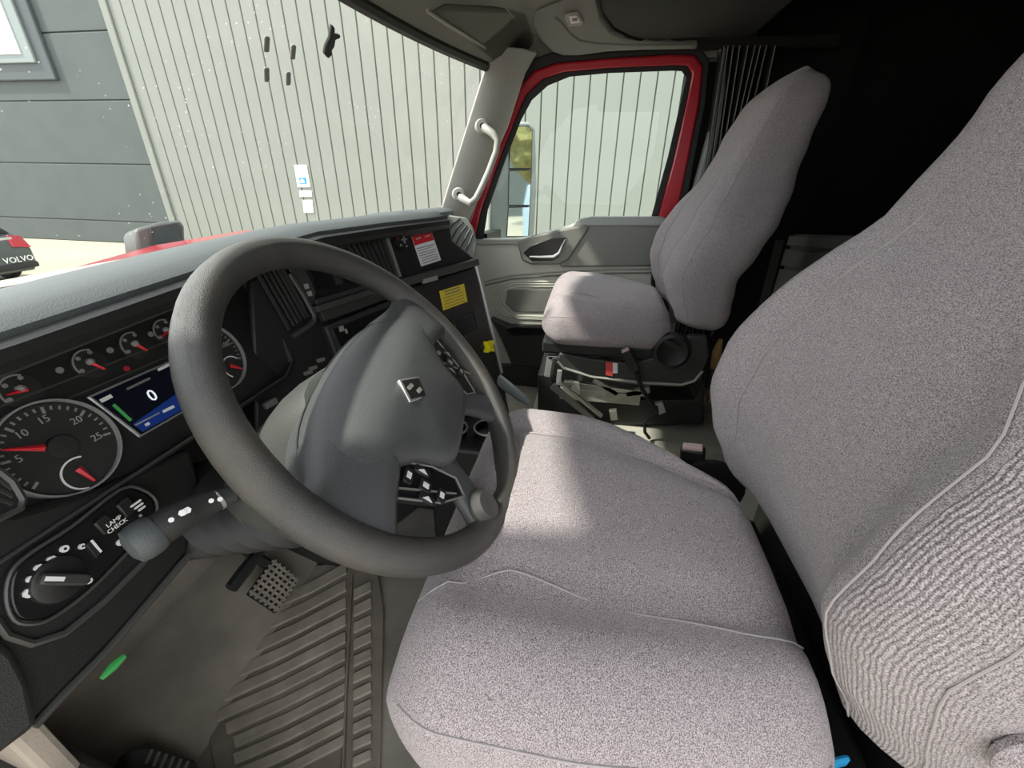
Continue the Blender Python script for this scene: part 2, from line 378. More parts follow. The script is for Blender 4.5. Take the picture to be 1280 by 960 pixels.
# truck's own bonnet, mirror on it
bm = BM(); secs = []
for y, zt, hw in ((1.08, 0.797, 1.00), (1.4, 0.775, 0.96), (1.8, 0.708, 0.90), (2.2, 0.58, 0.82), (2.5, 0.40, 0.74)):
    secs.append([(0.85 + hw*x, y, lerp(-0.5, zt, z) - d) for x, z, d in ((-1, 0, 0), (1, 0, 0), (1.0, 0.86, 0), (0.94, 0.98, 0), (0.80, 1, 0), (0.45, 1, 0.03), (0, 1, 0.05), (-0.45, 1, 0.03), (-0.80, 1, 0), (-0.94, 0.98, 0), (-1.0, 0.86, 0))])
loft(bm, secs); hood = mesh('truck_bonnet', bm, 'red', None, 60, 0.02); tag(hood, 'glossy red truck bonnet beyond the windshield', 'bonnet')
hm = thing('bonnet_mirror', 'small grey bonnet mirror with black rim on the red bonnet', 'mirror', (1.62, 1.82, 0.67))
PM = Plane((1.62, 1.80, 0.72), (-0.35, -0.90, 0.22))
plate('housing', PM, [(169, 290), (172, 285), (200, 277), (226, 275), (231, 283), (232, 309), (215, 314), (177, 318), (172, 312)], -0.16, -0.005, 'shroud', hm, 0.012)
plate('rim', PM, [(188, 284), (222, 278), (227, 284), (230, 310), (192, 316), (189, 310)], -0.005, 0.004, 'rubber', hm, 0.002)
plate('mirror_face', PM, [(192, 287), (220, 281.5), (224.5, 286), (227, 307), (195, 312), (193, 308)], 0.004, 0.006, 'mirror', hm)
mesh('foot', strip(BM(), (1.60, 1.86, 0.60), (1.60, 1.86, 0.72), 0.05, 0.05, (0, 1, 0)), 'rubber', hm)

# passenger-side door mirror
dm = thing('door_mirror', 'tall grey truck door mirror with three stacked mirror panes outside the passenger window', 'mirror', (2.42, 0.40, 0.62))
PD = Plane((2.34, 0.40, 0.9), (-0.55, -0.83, 0.02))
plate('housing', PD, [(613, 300), (612, 230), (622, 190), (640, 152), (662, 152), (670, 160), (672, 230), (668, 300)], -0.16, -0.012, 'chromel', dm, 0.012)
plate('inner_bracket', PD, [(613, 298), (614, 225), (636, 160), (637, 298)], -0.012, 0.0, 'chrome', dm, 0.006)
for nm, px in (('upper_pane', [(639, 159), (660, 158), (665, 163), (664, 210), (637, 210)]), ('middle_pane', [(637, 214), (664, 213), (662, 256), (636, 256)]), ('lower_pane', [(636, 260), (662, 259), (660, 295), (634, 295)])):
    c = [sum(q[0] for q in px)/len(px), sum(q[1] for q in px)/len(px)]
    b = plate('pane_rim', PD, [(c[0]+(x-c[0])*1.06, c[1]+(y-c[1])*1.045) for x, y in px], -0.012, 0.001, 'rubber', dm)
    plate('mirror_pane', PD, px, 0.001, 0.004, 'mirror', b)
mesh('mount_arm', strip(BM(), (2.06, 0.50, 0.72), (2.45, 0.45, 0.72), 0.05, 0.05, (0, 0, 1)), 'rubber', dm)

# ================================================================== CAB SHELL
DX = 2.03                                             # plane of the passenger door
fl = mesh('floor', box(BM(), (0.95, -0.45, -0.03), (2.2, 3.1, 0.06)), 'floor', smooth=None); struct(fl, 'dusty grey-brown cab floor', 'floor')
# ceiling: front slope, flat part
bm = BM()
def ytop(x): return 0.60 - 0.17*((x-0.85))**2
def ybase(x): return 0.98 - 0.33*((x-0.85))**2
xs = [-0.25 + 2.10*k/14 for k in range(15)]
rows = []
for (dy, z, k) in ((0.0, 1.352, 0), (-0.06, 1.385, 0.0), (-0.16, 1.44, 0.3), (-0.30, 1.50, 0.7), (-0.55, 1.54, 1)):
    rows.append([(x, lerp(ytop(x)+dy, 0.60+dy, k), z) for x in xs] + [(2.06, lerp(ytop(1.9)+dy, 0.60+dy, k), z-0.01)])
rows.append([(p[0], -0.46, 1.55) for p in rows[-1]])
loft(bm, rows, closed=False)
bmesh.ops.solidify(bm, geom=bm.faces[:], thickness=0.03)
ce = mesh('ceiling', bm, 'liner', None, 50); struct(ce, 'beige-grey cloth headliner', 'ceiling')
# sun visor moulded against the headliner
PVZ = Plane((1.5, 0.42, 1.40), (0, -0.62, -0.78))
vz = mesh('sun_visor', prism(BM(), [PVZ.at(x, y, 0.0) for x, y in ((556, 2), (532, 14), (560, 33), (622, 70), (648, 62), (660, 40), (652, 8))], PVZ.n*0.018), 'liner', None, 35, 0.012)
tag(vz, 'beige cloth sun visor folded against the headliner', 'sun visor')
mesh('visor_edge', tube(BM(), [PVZ.at(x, y, 0.020) for x, y in ((534, 13), (560, 30), (592, 50), (622, 69))], 0.005, 6), 'greyd', vz)
mesh('visor_clip', prism(BM(), [PVZ.at(x, y, 0.016) for x, y in ((676, 38), (684, 38), (690, 50), (681, 50))], PVZ.n*0.012), 'greyd', vz, None, 0.003)
mesh('seam', tube(BM(), [PVZ.at(x, y, 0.0185) for x, y in ((628, 0), (634, 12), (648, 28), (664, 38), (676, 42))], 0.0025, 6), 'greyd', vz)
hd = mesh('trim_1', tube(BM(), [(x, ytop(x)-0.004, 1.350) for x in [-0.25+2.1*k/20 for k in range(21)]], 0.017, 8), 'rubber'); struct(hd, 'black rubber strip along the top of the windshield', 'trim')
# roof rail cove with dome lamp over the passenger door
PR = Plane((1.98, 0.1, 1.425), (-0.62, 0, -0.78))
rl = plate('trim_2', PR, [(664, 30), (676, 52), (690, 66), (704, 71), (722, 71), (760, 66), (800, 64), (872, 63), (872, 56), (820, 55), (786, 50), (765, 40), (752, 22), (745, -12), (668, -12)], -0.02, 0.022, 'rail', bevel=0.012)
struct(rl, 'pale grey moulded rail over the passenger door', 'trim')
mesh('groove', tube(BM(), [PR.at(x, y, 0.022) for x, y in ((694, 22), (703, 30), (712, 42), (724, 51), (745, 55), (800, 57), (866, 57))], 0.0045, 6), 'greyd', rl)
dl = plate('dome_lamp', PR, [(706, 18), (722, 15), (730, 28), (727, 33), (711, 34), (705, 24)], 0.022, 0.030, 'greyl', bevel=0.003); tag(dl, 'small square dome lamp in the roof rail trim', 'lamp')
plate('lens', PR, [(711, 21), (721, 19.5), (726, 28), (714, 30.5)], 0.030, 0.034, 'white', dl, 0.001)
plate('switch', PR, [(715, 24), (721, 23), (722, 26), (716, 27)], 0.034, 0.037, 'greyd', dl)
# overhead cabinet and sleeper
oc = thing('overhead_cabinet', 'black overhead storage cabinet above the passenger seat', 'cabinet', (1.6, -0.3, 1.40))
PZ = Plane((0, 0, 1.434), (0, 0, -1), (1, 0, 0))
OC = [(0.2, 0.02), (1.40, 0.02)] + [tuple(PZ.at(x, y)[:2]) for x, y in ((746, 0), (752, 20), (765, 37), (785, 47), (815, 53))] + [(1.955, -0.28), (1.96, -0.50), (0.2, -0.50)]
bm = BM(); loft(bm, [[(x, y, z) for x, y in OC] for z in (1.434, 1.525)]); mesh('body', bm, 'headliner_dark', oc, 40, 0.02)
mesh('lip', tube(BM(), [(x, y, 1.437) for x, y in OC[:9]], 0.006, 8), 'headliner_dark', oc)
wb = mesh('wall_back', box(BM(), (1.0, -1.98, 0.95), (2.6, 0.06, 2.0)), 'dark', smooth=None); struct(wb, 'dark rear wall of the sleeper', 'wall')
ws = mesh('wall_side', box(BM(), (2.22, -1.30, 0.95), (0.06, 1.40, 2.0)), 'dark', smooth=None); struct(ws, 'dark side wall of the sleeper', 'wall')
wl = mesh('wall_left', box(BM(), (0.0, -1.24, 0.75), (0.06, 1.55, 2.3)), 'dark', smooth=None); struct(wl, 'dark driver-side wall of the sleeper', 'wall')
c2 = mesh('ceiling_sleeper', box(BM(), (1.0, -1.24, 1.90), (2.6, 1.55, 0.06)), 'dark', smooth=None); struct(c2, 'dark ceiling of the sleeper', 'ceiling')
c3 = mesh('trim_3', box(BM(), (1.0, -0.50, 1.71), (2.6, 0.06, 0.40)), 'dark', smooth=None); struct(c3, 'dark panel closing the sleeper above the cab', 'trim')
rs = mesh('trim_10', box(BM(), (2.085, -0.10, 1.52), (0.07, 0.86, 0.24)), 'rail', smooth=None); struct(rs, 'grey roof side panel above the passenger door', 'trim')
od = thing('door_3', 'driver door standing open beside the dashboard end', 'door', (0.03, 0.62, 0.1), kind='structure')
mesh('door_panel', box(BM(), (-0.48, 0.70, 0.45), (0.92, 0.08, 0.80)), 'grey', od, None, 0.02)
mesh('window_frame', tube(BM(), [(-0.05, 0.70, 0.85), (-0.16, 0.70, 1.15), (-0.30, 0.70, 1.36), (-0.90, 0.70, 1.38), (-0.92, 0.70, 0.85)], 0.03, 8), 'red', od)
mesh('window_pane', box(BM(), (-0.50, 0.70, 1.10), (0.80, 0.005, 0.50)), 'glass', od, None)
wfr = mesh('wall_front', box(BM(), (0.9, 1.03, 0.38), (2.3, 0.06, 0.86)), 'fire', smooth=None); struct(wfr, 'dark footwell bulkhead behind the pedals', 'wall')

# ------------------------------------------------------------------ windshield
bm = BM(); rows = []
for k in range(9):
    t = k/8; rows.append([(x, lerp(ybase(x), ytop(x), t) + 0.03*sin(pi*t), lerp(0.822, 1.358, t)) for x in [0.16+1.69*j/24 for j in range(25)]])
loft(bm, rows, closed=False)
wsd = mesh('window_1', bm, 'windshield', None, 60); struct(wsd, 'curved dusty windshield glass', 'window')
def on_ws(px, py):
    d = FW*FPX + RT*(px-640) - UP*(py-480); lo, hi = 0.3, 4.0; d.normalize()
    def f(s):
        p = CAM + d*s; t = (p.z-0.822)/(1.358-0.822); t = max(0, min(1, t)); return p.y - (lerp(ybase(p.x), ytop(p.x), t)+0.03*sin(pi*t))
    for s in [0.3+0.01*i for i in range(300)]:
        if f(s) >= 0: return CAM + d*(s-0.012)
    return CAM + d
for i, (x, y, a) in enumerate(((333, 55, 0.25), (366, 65, 0.25), (333, 93, 0.35), (360, 98, 0.35))):
    p = on_ws(x, y); pl = Plane(p, (-0.1, -0.80, -0.55))
    o = slab('adhesive_mark', pl, [(cos(a)*u - sin(a)*v, sin(a)*u + cos(a)*v) for u, v in rrect(0, 0, 0.013, 0.030, 0.004)], -0.002, 0.003, 'greyd', None, 0.002)
    tag(o, 'small dark adhesive pad stuck on the windshield, one of four', 'pad', 'adhesive pads on the windshield')
p = on_ws(412, 52); pl = Plane(p, (-0.1, -0.80, -0.55))
o = slab('windshield_bracket', pl, [(a*0.75, b*0.8) for a, b in [(-0.022, 0.045), (-0.006, 0.040), (0.0, 0.026), (0.026, 0.030), (0.030, 0.022), (0.012, 0.012), (0.016, -0.006), (0.010, -0.018), (0.018, -0.028), (0.006, -0.042), (-0.016, -0.034), (-0.020, -0.012), (-0.014, 0.012)]], -0.002, 0.008, 'rubber', None, 0.003)
tag(o, 'broken black bracket stuck on the windshield', 'bracket')

# ------------------------------------------------------------------ A pillar and grab handle
bm = BM(); rings = []
for (fy, fz, ry, rz) in ((0.70, 0.70, 0.58, 0.66), (0.640, 0.835, 0.535, 0.80), (0.570, 1.010, 0.455, 0.99), (0.500, 1.180, 0.36, 1.17), (0.433, 1.345, 0.295, 1.345), (0.40, 1.41, 0.25, 1.41)):
    rings.append([(1.855, fy, fz), (1.862, lerp(fy, ry, 0.25)-0.005, lerp(fz, rz, .25)), (1.895, lerp(fy, ry, 0.7), lerp(fz, rz, .7)), (1.955, ry, rz), (2.01, ry+0.02, rz), (2.00, fy+0.02, fz)])
loft(bm, rings); ap = mesh('trim_4', bm, 'greyl', None, 40, 0.006); struct(ap, 'light grey windshield pillar trim', 'trim')
bm = BM(); rings = []
for (fy, fz, ry, rz) in ((0.88, 0.60, 0.66, 0.56), (0.82, 0.822, 0.60, 0.80), (0.62, 1.18, 0.46, 1.17), (0.52, 1.358, 0.36, 1.358), (0.47, 1.45, 0.30, 1.45)):
    rings.append([(0.17, fy, fz), (0.165, lerp(fy, ry, 0.4), fz), (0.10, ry, rz), (-0.10, ry+0.02, rz), (-0.10, fy+0.02, fz)])
loft(bm, rings); ap2 = mesh('trim_11', bm, 'greyl', None, 40, 0.006); struct(ap2, 'light grey windshield pillar trim on the driver side, widened to block sun', 'trim')  # unseen pillar, widened outwards to keep sun off the near cushion
PA = Plane((1.84, 0.45, 1.1), (-0.92, -0.38, 0.05))
gh = thing('grab_handle', 'pale grey grab handle screwed to the windshield pillar', 'handle', PA.at(600, 205))
bar = [PA.at(*q) for q in ((602, 157), (606, 160, .02), (616, 167, .045), (622, 176, .055), (620, 190, .055), (611, 214, .055), (602, 234, .055), (595, 248, .055), (588, 254, .05), (578, 248, .025), (572, 243, 0.0))]
bm = BM(); tube(bm, bar, [0.012, 0.015, 0.014, 0.0125, 0.012, 0.012, 0.012, 0.0125, 0.014, 0.015, 0.012], 12); mesh('bar', bm, 'greyl', gh)
for x, y in ((602, 158), (573, 243)):
    bm = BM(); c = PA.at(x, y, 0.006); lathe(bm, [(0.002, -0.02), (0.024, -0.02), (0.026, 0.0), (0.022, 0.012), (0.002, 0.014)], c, PA.n); b = mesh('end_boss', bm, 'greyl', gh)
    mesh('screw', lathe(BM(), [(0.0095, 0), (0.0095, 0.003), (0.005, 0.003), (0.0045, 0.0005), (0.001, 0.0005)], c + PA.n*0.014, PA.n), 'rubber', b)

# ------------------------------------------------------------------ passenger door
PDo = Plane((DX, 0, 0.8), (-1, 0, 0))
door = thing('door_1', 'passenger door with red window frame and grey inner panel', 'door', (DX, 0.05, 0.10), kind='structure')
outer = [(578, 312), (592, 262), (616, 198), (637, 142), (649, 110), (667, 89), (695, 79), (760, 73), (840, 68), (868, 69), (879, 82), (874, 130), (860, 200), (843, 282)]
redin = [(590, 312), (602, 262), (625, 198), (646, 144), (658, 118), (678, 99), (705, 90), (760, 85), (840, 81.5), (859, 82), (865, 93), (858, 130), (842, 200), (820, 282)]
seal = [(602, 312), (610, 262), (632, 200), (652, 149), (665, 125), (685, 107), (712, 96), (760, 91.5), (840, 88.5), (852, 89), (857.5, 97), (850, 130), (835, 195), (811, 282)]
body = [(560, 312), (575, 262), (600, 195), (622, 138), (636, 102), (655, 78), (688, 66), (760, 62), (840, 58), (874, 58), (887, 76), (882, 130), (868, 200), (850, 300)]
def band(name, A, B, h0, h1, m, parent, bevel=None):
    bm = BM(); loft(bm, [[PDo.at(*a, h0), PDo.at(*a, h1), PDo.at(*b, h1), PDo.at(*b, h0)] for a, b in zip(A, B)]); return mesh(name, bm, m, parent, 40, bevel)
band('window_frame', outer, redin, -0.05, 0.020, 'red', door, 0.008)
band('window_seal', redin, seal, -0.045, 0.008, 'rubber', door, 0.003)
bs = band('trim_5', body, outer, -0.05, 0.012, 'rubber', None, 0.004); struct(bs, 'black door opening seal around the red frame', 'trim')
plate('window_pane', PDo, seal[:1] + [(x, y) for x, y in seal[1:]] + [(811, 300), (602, 320)], -0.022, -0.017, 'glass', door, smooth=None)
# inner panel
panel = [(586, 300), (640, 299), (668, 296), (694, 287), (722, 278), (760, 276.5), (815, 276), (838, 278), (842, 300), (848, 360), (845, 470), (600, 480), (590, 400)]
plate('inner_panel', PDo, panel, -0.03, 0.030, 'grey', door, 0.010, seg=3)
plate('sill_cap', PDo, [(720, 275), (740, 271), (830, 271), (838, 280), (828, 283), (716, 283)], 0.0, 0.040, 'chromel', door, 0.006)
plate('upper_bolster', PDo, [(700, 326), (722, 286), (735, 282), (836, 282), (842, 300), (843, 333), (700, 334)], 0.030, 0.050, 'greyd', door, 0.008)
plate('door_front_cap', PDo, [(590, 300), (655, 299), (665, 303), (660, 306), (592, 306)], 0.02, 0.042, 'greyl', door, 0.004)
hb = plate('handle_bezel', PDo, [(646, 302), (668, 294), (700, 287), (732, 281), (738, 284), (722, 308), (710, 326), (698, 331), (664, 331), (652, 326)], 0.030, 0.058, 'greyd', door, 0.009)
plate('handle_recess', PDo, [(654, 316), (664, 307), (690, 298), (708, 297), (704, 308), (698, 322), (690, 326), (664, 326)], 0.058, 0.061, 'satin', hb, 0.001)
mesh('lever', tube(BM(), [PDo.at(x, y, 0.068) for x, y in ((662, 321), (676, 321.5), (692, 321), (699, 316), (703, 306), (707, 299))], [0.004, 0.006, 0.007, 0.006, 0.004, 0.002], 8), 'silver', hb)
for dy in (0, 4.5):
    mesh('crease', tube(BM(), [PDo.at(x, y + dy, 0.031) for x, y in ((606, 352), (640, 344), (690, 340), (760, 337), (840, 336))], 0.0045, 6), 'greyl' if dy == 0 else 'greyd', door)
for k, (dx, dy) in enumerate(((0, 0), (4, 3), (8, 6))):
    mesh('contour_rib', tube(BM(), [PDo.at(x, y, 0.031) for x, y in ((700, 352+dy), (640+dx, 352+dy), (626+dx, 356+dy), (618+dx, 368), (620+dx, 384-dy), (630+dx, 394-dy), (645, 398-dy*.6), (700, 400-dy*.6))], 0.004, 6), 'grey', door)
plate('speaker_panel', PDo, [(634, 362), (700, 362), (700, 390), (642, 390), (632, 380)], 0.030, 0.034, 'greyd', door, 0.002)
mp = plate('map_pocket', PDo, [(612, 398), (636, 408), (700, 410), (760, 412), (760, 462), (640, 458), (628, 430)], 0.030, 0.085, 'charcoal', door, 0.010)
plate('pocket_opening', PDo, [(632, 411), (644, 409), (690, 411), (690, 418), (640, 420)], 0.085, 0.087, 'satin', mp)
plate('lower_panel', PDo, [(600, 455), (760, 460), (760, 520), (600, 520)], -0.02, 0.05, 'charcoal', door, 0.01)
# B pillar
bp = mesh('trim_6', prism(BM(), [PDo.at(x, y, 0.0) for x, y in ((893, 120), (882, 170), (860, 252), (838, 322), (826, 400), (862, 400), (872, 300), (884, 235), (900, 150), (906, 60), (896, 60))], (-0.055, 0, 0)), 'rail', None, 35, 0.01); struct(bp, 'grey rear door pillar trim', 'trim')
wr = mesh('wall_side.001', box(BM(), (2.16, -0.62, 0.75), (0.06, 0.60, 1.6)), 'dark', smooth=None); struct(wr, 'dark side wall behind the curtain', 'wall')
sbm = mesh('door_seal_strip', tube(BM(), [PDo.at(x, y, 0.05) for x, y in ((846, 282), (838, 300), (826, 308), (818, 325), (816, 350), (818, 380))], 0.009, 8), 'rubber', door)

# ================================================================== DASHBOARD
dash = thing('dashboard', 'black truck dashboard with gauge cluster, vents and grey top pad', 'dashboard', (0.9, 0.75, 0.45))
# top pad: from the brow edge over the driver to the windshield base
edge = [(-0.22, 0.46, 0.862), (0.10, 0.495, 0.866), (0.27, 0.50, 0.869), (0.475, 0.505, 0.880), (0.66, 0.525, 0.888), (0.80, 0.525, 0.893), (0.96, 0.465, 0.896), (1.10, 0.405, 0.897), (1.165, 0.385, 0.897), (1.19, 0.42, 0.895), (1.26, 0.56, 0.88), (1.50, 0.57, 0.87), (1.82, 0.56, 0.86)]
bm = BM(); rings = []
for x, y, z in edge:
    bx = min(x, 1.80); by = ybase(bx) - 0.02; bz = 0.815
    nx, ny = (0, 1)
    prof = [(0.0, -0.028), (0.0, 0.0), (0.018, 0.010), (0.06, 0.012)]
    r = [(x, y + d, z + h) for d, h in prof]
    ym, zm = y + 0.06, z + 0.012
    for t in (0.25, 0.5, 0.75, 1.0): r.append((lerp(x, bx, t), lerp(ym, by, t), lerp(zm, bz, t) + 0.008*sin(pi*t)))
    r += [(bx, by, bz-0.05), (x, y + 0.05, z - 0.055)]
    rings.append(r)
loft(bm, rings); mesh('top_pad', bm, 'padtop', dash, 50)
mesh('brow_lip', tube(BM(), [Vector(p) + Vector((0, -0.002, -0.020)) for p in edge[:10]], 0.014, 8), 'black', dash)
# core block behind the faces
bm = BM(); loft(bm, [[(x, y, z) for x, y in ((-0.22, 0.66), (0.30, 0.68), (0.72, 0.68), (1.20, 0.50), (1.24, 0.62), (1.88, 0.64), (1.88, 0.93), (-0.22, 0.93))] for z in (0.42, 0.80)]); mesh('core', bm, 'black', dash, None)
# ---- instrument cluster
CT = radians(22)
PCl = Plane((0.45, 0.60, 0.70), (0, -cos(CT), sin(CT)))
slab('cluster_panel', PCl, rrect(0.0, 0.045, 0.66, 0.25, 0.03), -0.02, 0.0, 'cluster', dash)
bm = BM()      # hood walls round the cluster
wallpts = [(-0.33, 0.165), (-0.33, -0.035), (-0.28, -0.068), (0.20, -0.068), (0.235, -0.05), (0.255, 0.09), (0.255, 0.165)]
loft(bm, [[PCl.w(a, b, -0.01), PCl.w(a*1.02, b*1.02-0.002, 0.022), PCl.w(a*1.05, b*1.05-0.005, 0.020), PCl.w(a*1.05, b*1.05-0.005, -0.02)] for a, b in wallpts]); mesh('cluster_bezel', bm, 'black', dash, 40, 0.004)
mesh('bezel_highlight', tube(BM(), [PCl.w(a*1.03, b*1.03, 0.022) for a, b in wallpts], 0.0022, 6), 'line', dash)
def gauge(name, c, r, a_lo, a_hi, nums, needle, ticks, sub=None, label=None):
    d = mesh(name, lathe(BM(), [(0.0, 0.0), (r, 0.0), (r, 0.004), (r*0.96, 0.006), (0.0, 0.006)], PCl.w(*c), PCl.n, 40), 'dial', dash)
    if label: d['label'] = label
    ring('dial_ring', PCl, c, r*1.03, r*0.04, 0.0, 0.011, 'dim', d, 48)
    bm = BM()
    for k in range(ticks+1):
        a = a_lo + (a_hi-a_lo)*k/ticks; L = r*(0.14 if k % 5 == 0 else 0.08); wd = r*(0.05 if k % 5 == 0 else 0.035)
        p0, p1 = (c[0]+cos(a)*r*0.90, c[1]+sin(a)*r*0.90), (c[0]+cos(a)*(r*0.90-L), c[1]+sin(a)*(r*0.90-L))
        strip(bm, PCl.w(*p0, 0.0066), PCl.w(*p1, 0.0066), wd, 0.0008, PCl.n)
    mesh('tick_marks', bm, 'dim', d, None)
    for t, a in nums: text('numeral', t, PCl, (c[0]+cos(a)*r*0.64, c[1]+sin(a)*r*0.64), r*0.21, 0.0066, 'greyl', d)
    bm = BM(); a = needle
    loft(bm, [[PCl.w(c[0]+cos(a)*q - sin(a)*w, c[1]+sin(a)*q + cos(a)*w, 0.011), PCl.w(c[0]+cos(a)*q + sin(a)*w, c[1]+sin(a)*q - cos(a)*w, 0.011), PCl.w(c[0]+cos(a)*q, c[1]+sin(a)*q, 0.014)] for q, w in ((r*0.28, r*0.075), (r*0.88, r*0.02))]); mesh('needle', bm, 'needle', d, None)
    mesh('needle_hub', lathe(BM(), [(0, 0.006), (r*0.26, 0.006), (r*0.24, 0.012), (0, 0.013)], PCl.w(*c), PCl.n), 'dial', d)
    if sub:
        s = (c[0]+sub[0]*r, c[1]+sub[1]*r); sr = r*sub[2]
        ring('sub_dial_arc', PCl, s, sr, sr*0.09, 0.006, 0.0072, 'white', d, 20, sub[3], sub[4])
        a = sub[5]; bm = BM()
        loft(bm, [[PCl.w(s[0]+cos(a)*q - sin(a)*w, s[1]+sin(a)*q + cos(a)*w, 0.0085), PCl.w(s[0]+cos(a)*q + sin(a)*w, s[1]+sin(a)*q - cos(a)*w, 0.0085), PCl.w(s[0]+cos(a)*q, s[1]+sin(a)*q, 0.011)] for q, w in ((-sr*0.35, sr*0.20), (sr*0.75, sr*0.08))]); mesh('sub_needle', bm, 'needle', d, None)
    return d
DG = radians
tc_, sp_ = PCl.loc(72, 561), PCl.loc(262, 448)
rT = 0.057
def ang(x, y, c): q = PCl.loc(x, y); return atan2(q[1]-c[1], q[0]-c[0])
A10, A15, A20, A25 = [ang(x, y, tc_) % (2*pi) for x, y in ((16, 542), (51, 527), (90, 530), (116, 548))]
A25 = A25 - 2*pi if A25 > pi else A25; stp = (A10-A25)/3
sc_ = PCl.loc(99, 592)
gauge('tachometer', tc_, rT, A10+2*stp, A25, [('5', A10+stp), ('10', A10), ('15', A15), ('20', A20), ('25', A25)], ang(10, 564, tc_), 25, ((sc_[0]-tc_[0])/rT, (sc_[1]-tc_[1])/rT, 0.36, DG(60), DG(255), ang(110, 600, sc_)), 'large round dial numbered to 25 with a red needle')
gauge('speedometer', sp_, rT, DG(225), DG(-25), [('20', DG(190)), ('40', DG(150)), ('60', DG(104)), ('80', DG(60)), ('100', DG(15))], DG(222), 30, (0.42, -0.50, 0.34, DG(30), DG(230), DG(-40)), 'large round dial half hidden by the wheel rim')
for (gx, gy, na) in ((25, 489, 175), (112, 455, -60), (168, 432, -60), (207, 415, 200)):
    c = PCl.loc(gx, gy); r = 0.020
    d = mesh('small_gauge', lathe(BM(), [(0, 0), (r, 0), (r, 0.002), (0, 0.003)], PCl.w(*c), PCl.n, 24), 'dial', dash)
    ring('gauge_arc', PCl, c, r*0.98, r*0.10, 0.003, 0.004, 'dim', d, 16, DG(60), DG(200))
    for a, rr in ((DG(62), 0.75), (DG(130), 0.7), (DG(198), 0.75)): slab('gauge_mark', PCl, circle(c[0]+cos(a)*r*rr, c[1]+sin(a)*r*rr, r*0.14, 6), 0.003, 0.004, 'dim', d, smooth=None)
    a = DG(na); bm = BM()
    loft(bm, [[PCl.w(c[0]+cos(a)*q - sin(a)*w, c[1]+sin(a)*q + cos(a)*w, 0.005), PCl.w(c[0]+cos(a)*q + sin(a)*w, c[1]+sin(a)*q - cos(a)*w, 0.005), PCl.w(c[0]+cos(a)*q, c[1]+sin(a)*q, 0.008)] for q, w in ((-r*0.2, r*0.16), (r*0.72, r*0.06))]); mesh('needle', bm, 'needle', d, None)
    mesh('needle_cap', lathe(BM(), [(0, 0.003), (r*0.24, 0.003), (r*0.2, 0.007), (0, 0.0095)], PCl.w(c[0], c[1]+r*0.12), PCl.n, 12), 'dim', d)
for gx, gy in ((74, 463), (137, 438), (188, 418)):
    c = PCl.loc(gx, gy); slab('warning_icon', PCl, circle(c[0], c[1], 0.004, 8), 0.0, 0.002, 'dim', dash, smooth=None)
mesh('divider_line', strip(BM(), PCl.w(-0.31, 0.066, 0.002), PCl.w(0.17, 0.066, 0.002), 0.0025, 0.002, PCl.n), 'line', dash)
mesh('divider_line', strip(BM(), PCl.w(-0.09, 0.046, 0.002), PCl.w(0.10, 0.046, 0.002), 0.002, 0.002, PCl.n), 'line', dash)
c = PCl.loc(158, 461); slab('warning_lamp', PCl, circle(c[0], c[1], 0.004, 10), 0.0, 0.0015, 'tail', dash)
# ---- driver display
tl, bl = PCl.loc(114, 500), PCl.loc(172, 544)
dw = 0.155
disp = slab('driver_display', PCl, [(tl[0]-0.004, tl[1]+0.006), (bl[0]-0.002, bl[1]-0.004), (bl[0]+dw-0.01, bl[1]-0.004), (tl[0]+dw+0.03, tl[1]+0.006)], 0.0, 0.004, 'silver', dash, 0.002)
disp['label'] = 'colour driver display showing a white zero'
slab('screen', PCl, [(tl[0], tl[1]+0.003), (bl[0]+0.001, bl[1]-0.001), (bl[0]+dw-0.013, bl[1]-0.001), (tl[0]+dw+0.027, tl[1]+0.003)], 0.004, 0.0055, 'screen', disp, smooth=None)
a, b, c, d = [PCl.loc(*q) for q in ((163, 531), (175, 541), (240, 505), (225, 488))]
slab('screen_band', PCl, [a, b, c, d], 0.0055, 0.006, 'blue', disp, smooth=None)
z0 = PCl.loc(187, 496); text('screen_zero', '0', PCl, z0, 0.024, 0.0062, 'glow', disp)
for q0, q1, wd, m in (((155, 488), (184, 474), 0.003, 'greyd'), ((194, 464), (212, 455), 0.004, 'white'), ((122, 503), (136, 496), 0.005, 'white'), ((138, 507), (160, 527), 0.004, 'ledgreen'), ((200, 516), (214, 509), 0.004, 'white'), ((165, 533), (196, 517), 0.002, 'greyl'), ((178, 533), (183, 530), 0.004, 'white')):
    a, b = PCl.loc(*q0), PCl.loc(*q1); mesh('screen_graphic', strip(BM(), PCl.w(*a, 0.0062), PCl.w(*b, 0.0062), wd, 0.0005, PCl.n), m, disp, None)

# ---- lower driver panel with the lamp switch
LN = (0, -0.97, 0.24)
PL = Plane((0.25, 0.545, 0.60), LN)
low = plate('knee_panel', PL, [(-60, 640), (20, 640), (130, 610), (238, 560), (252, 600), (236, 692), (150, 795), (42, 908), (-60, 960)], -0.09, 0.0, 'black', dash, 0.008)
mesh('knee_edge', tube(BM(), [PL.at(x, y, 0.0) for x, y in ((236, 694), (190, 748), (130, 818), (80, 868), (42, 908))], 0.005, 8), 'line', dash)
plate('end_cap', PL, [(-60, 770), (0, 795), (22, 815), (40, 850), (50, 900), (44, 912), (-60, 990)], -0.05, 0.012, 'charcoal', dash, 0.008)
tube_rim = [(18, 775), (8, 748), (14, 715), (40, 690), (90, 658), (150, 612), (178, 612), (196, 628), (190, 655), (160, 690), (110, 740), (66, 772), (40, 780)]
tube_rim = fine(tube_rim)
sw = plate('switch_panel', PL, tube_rim, 0.0, 0.010, 'satin', dash, 0.006)
mesh('panel_rim', tube(BM(), [PL.at(x, y, 0.012) for x, y in tube_rim], 0.002, 6, closed=True), 'line', sw)
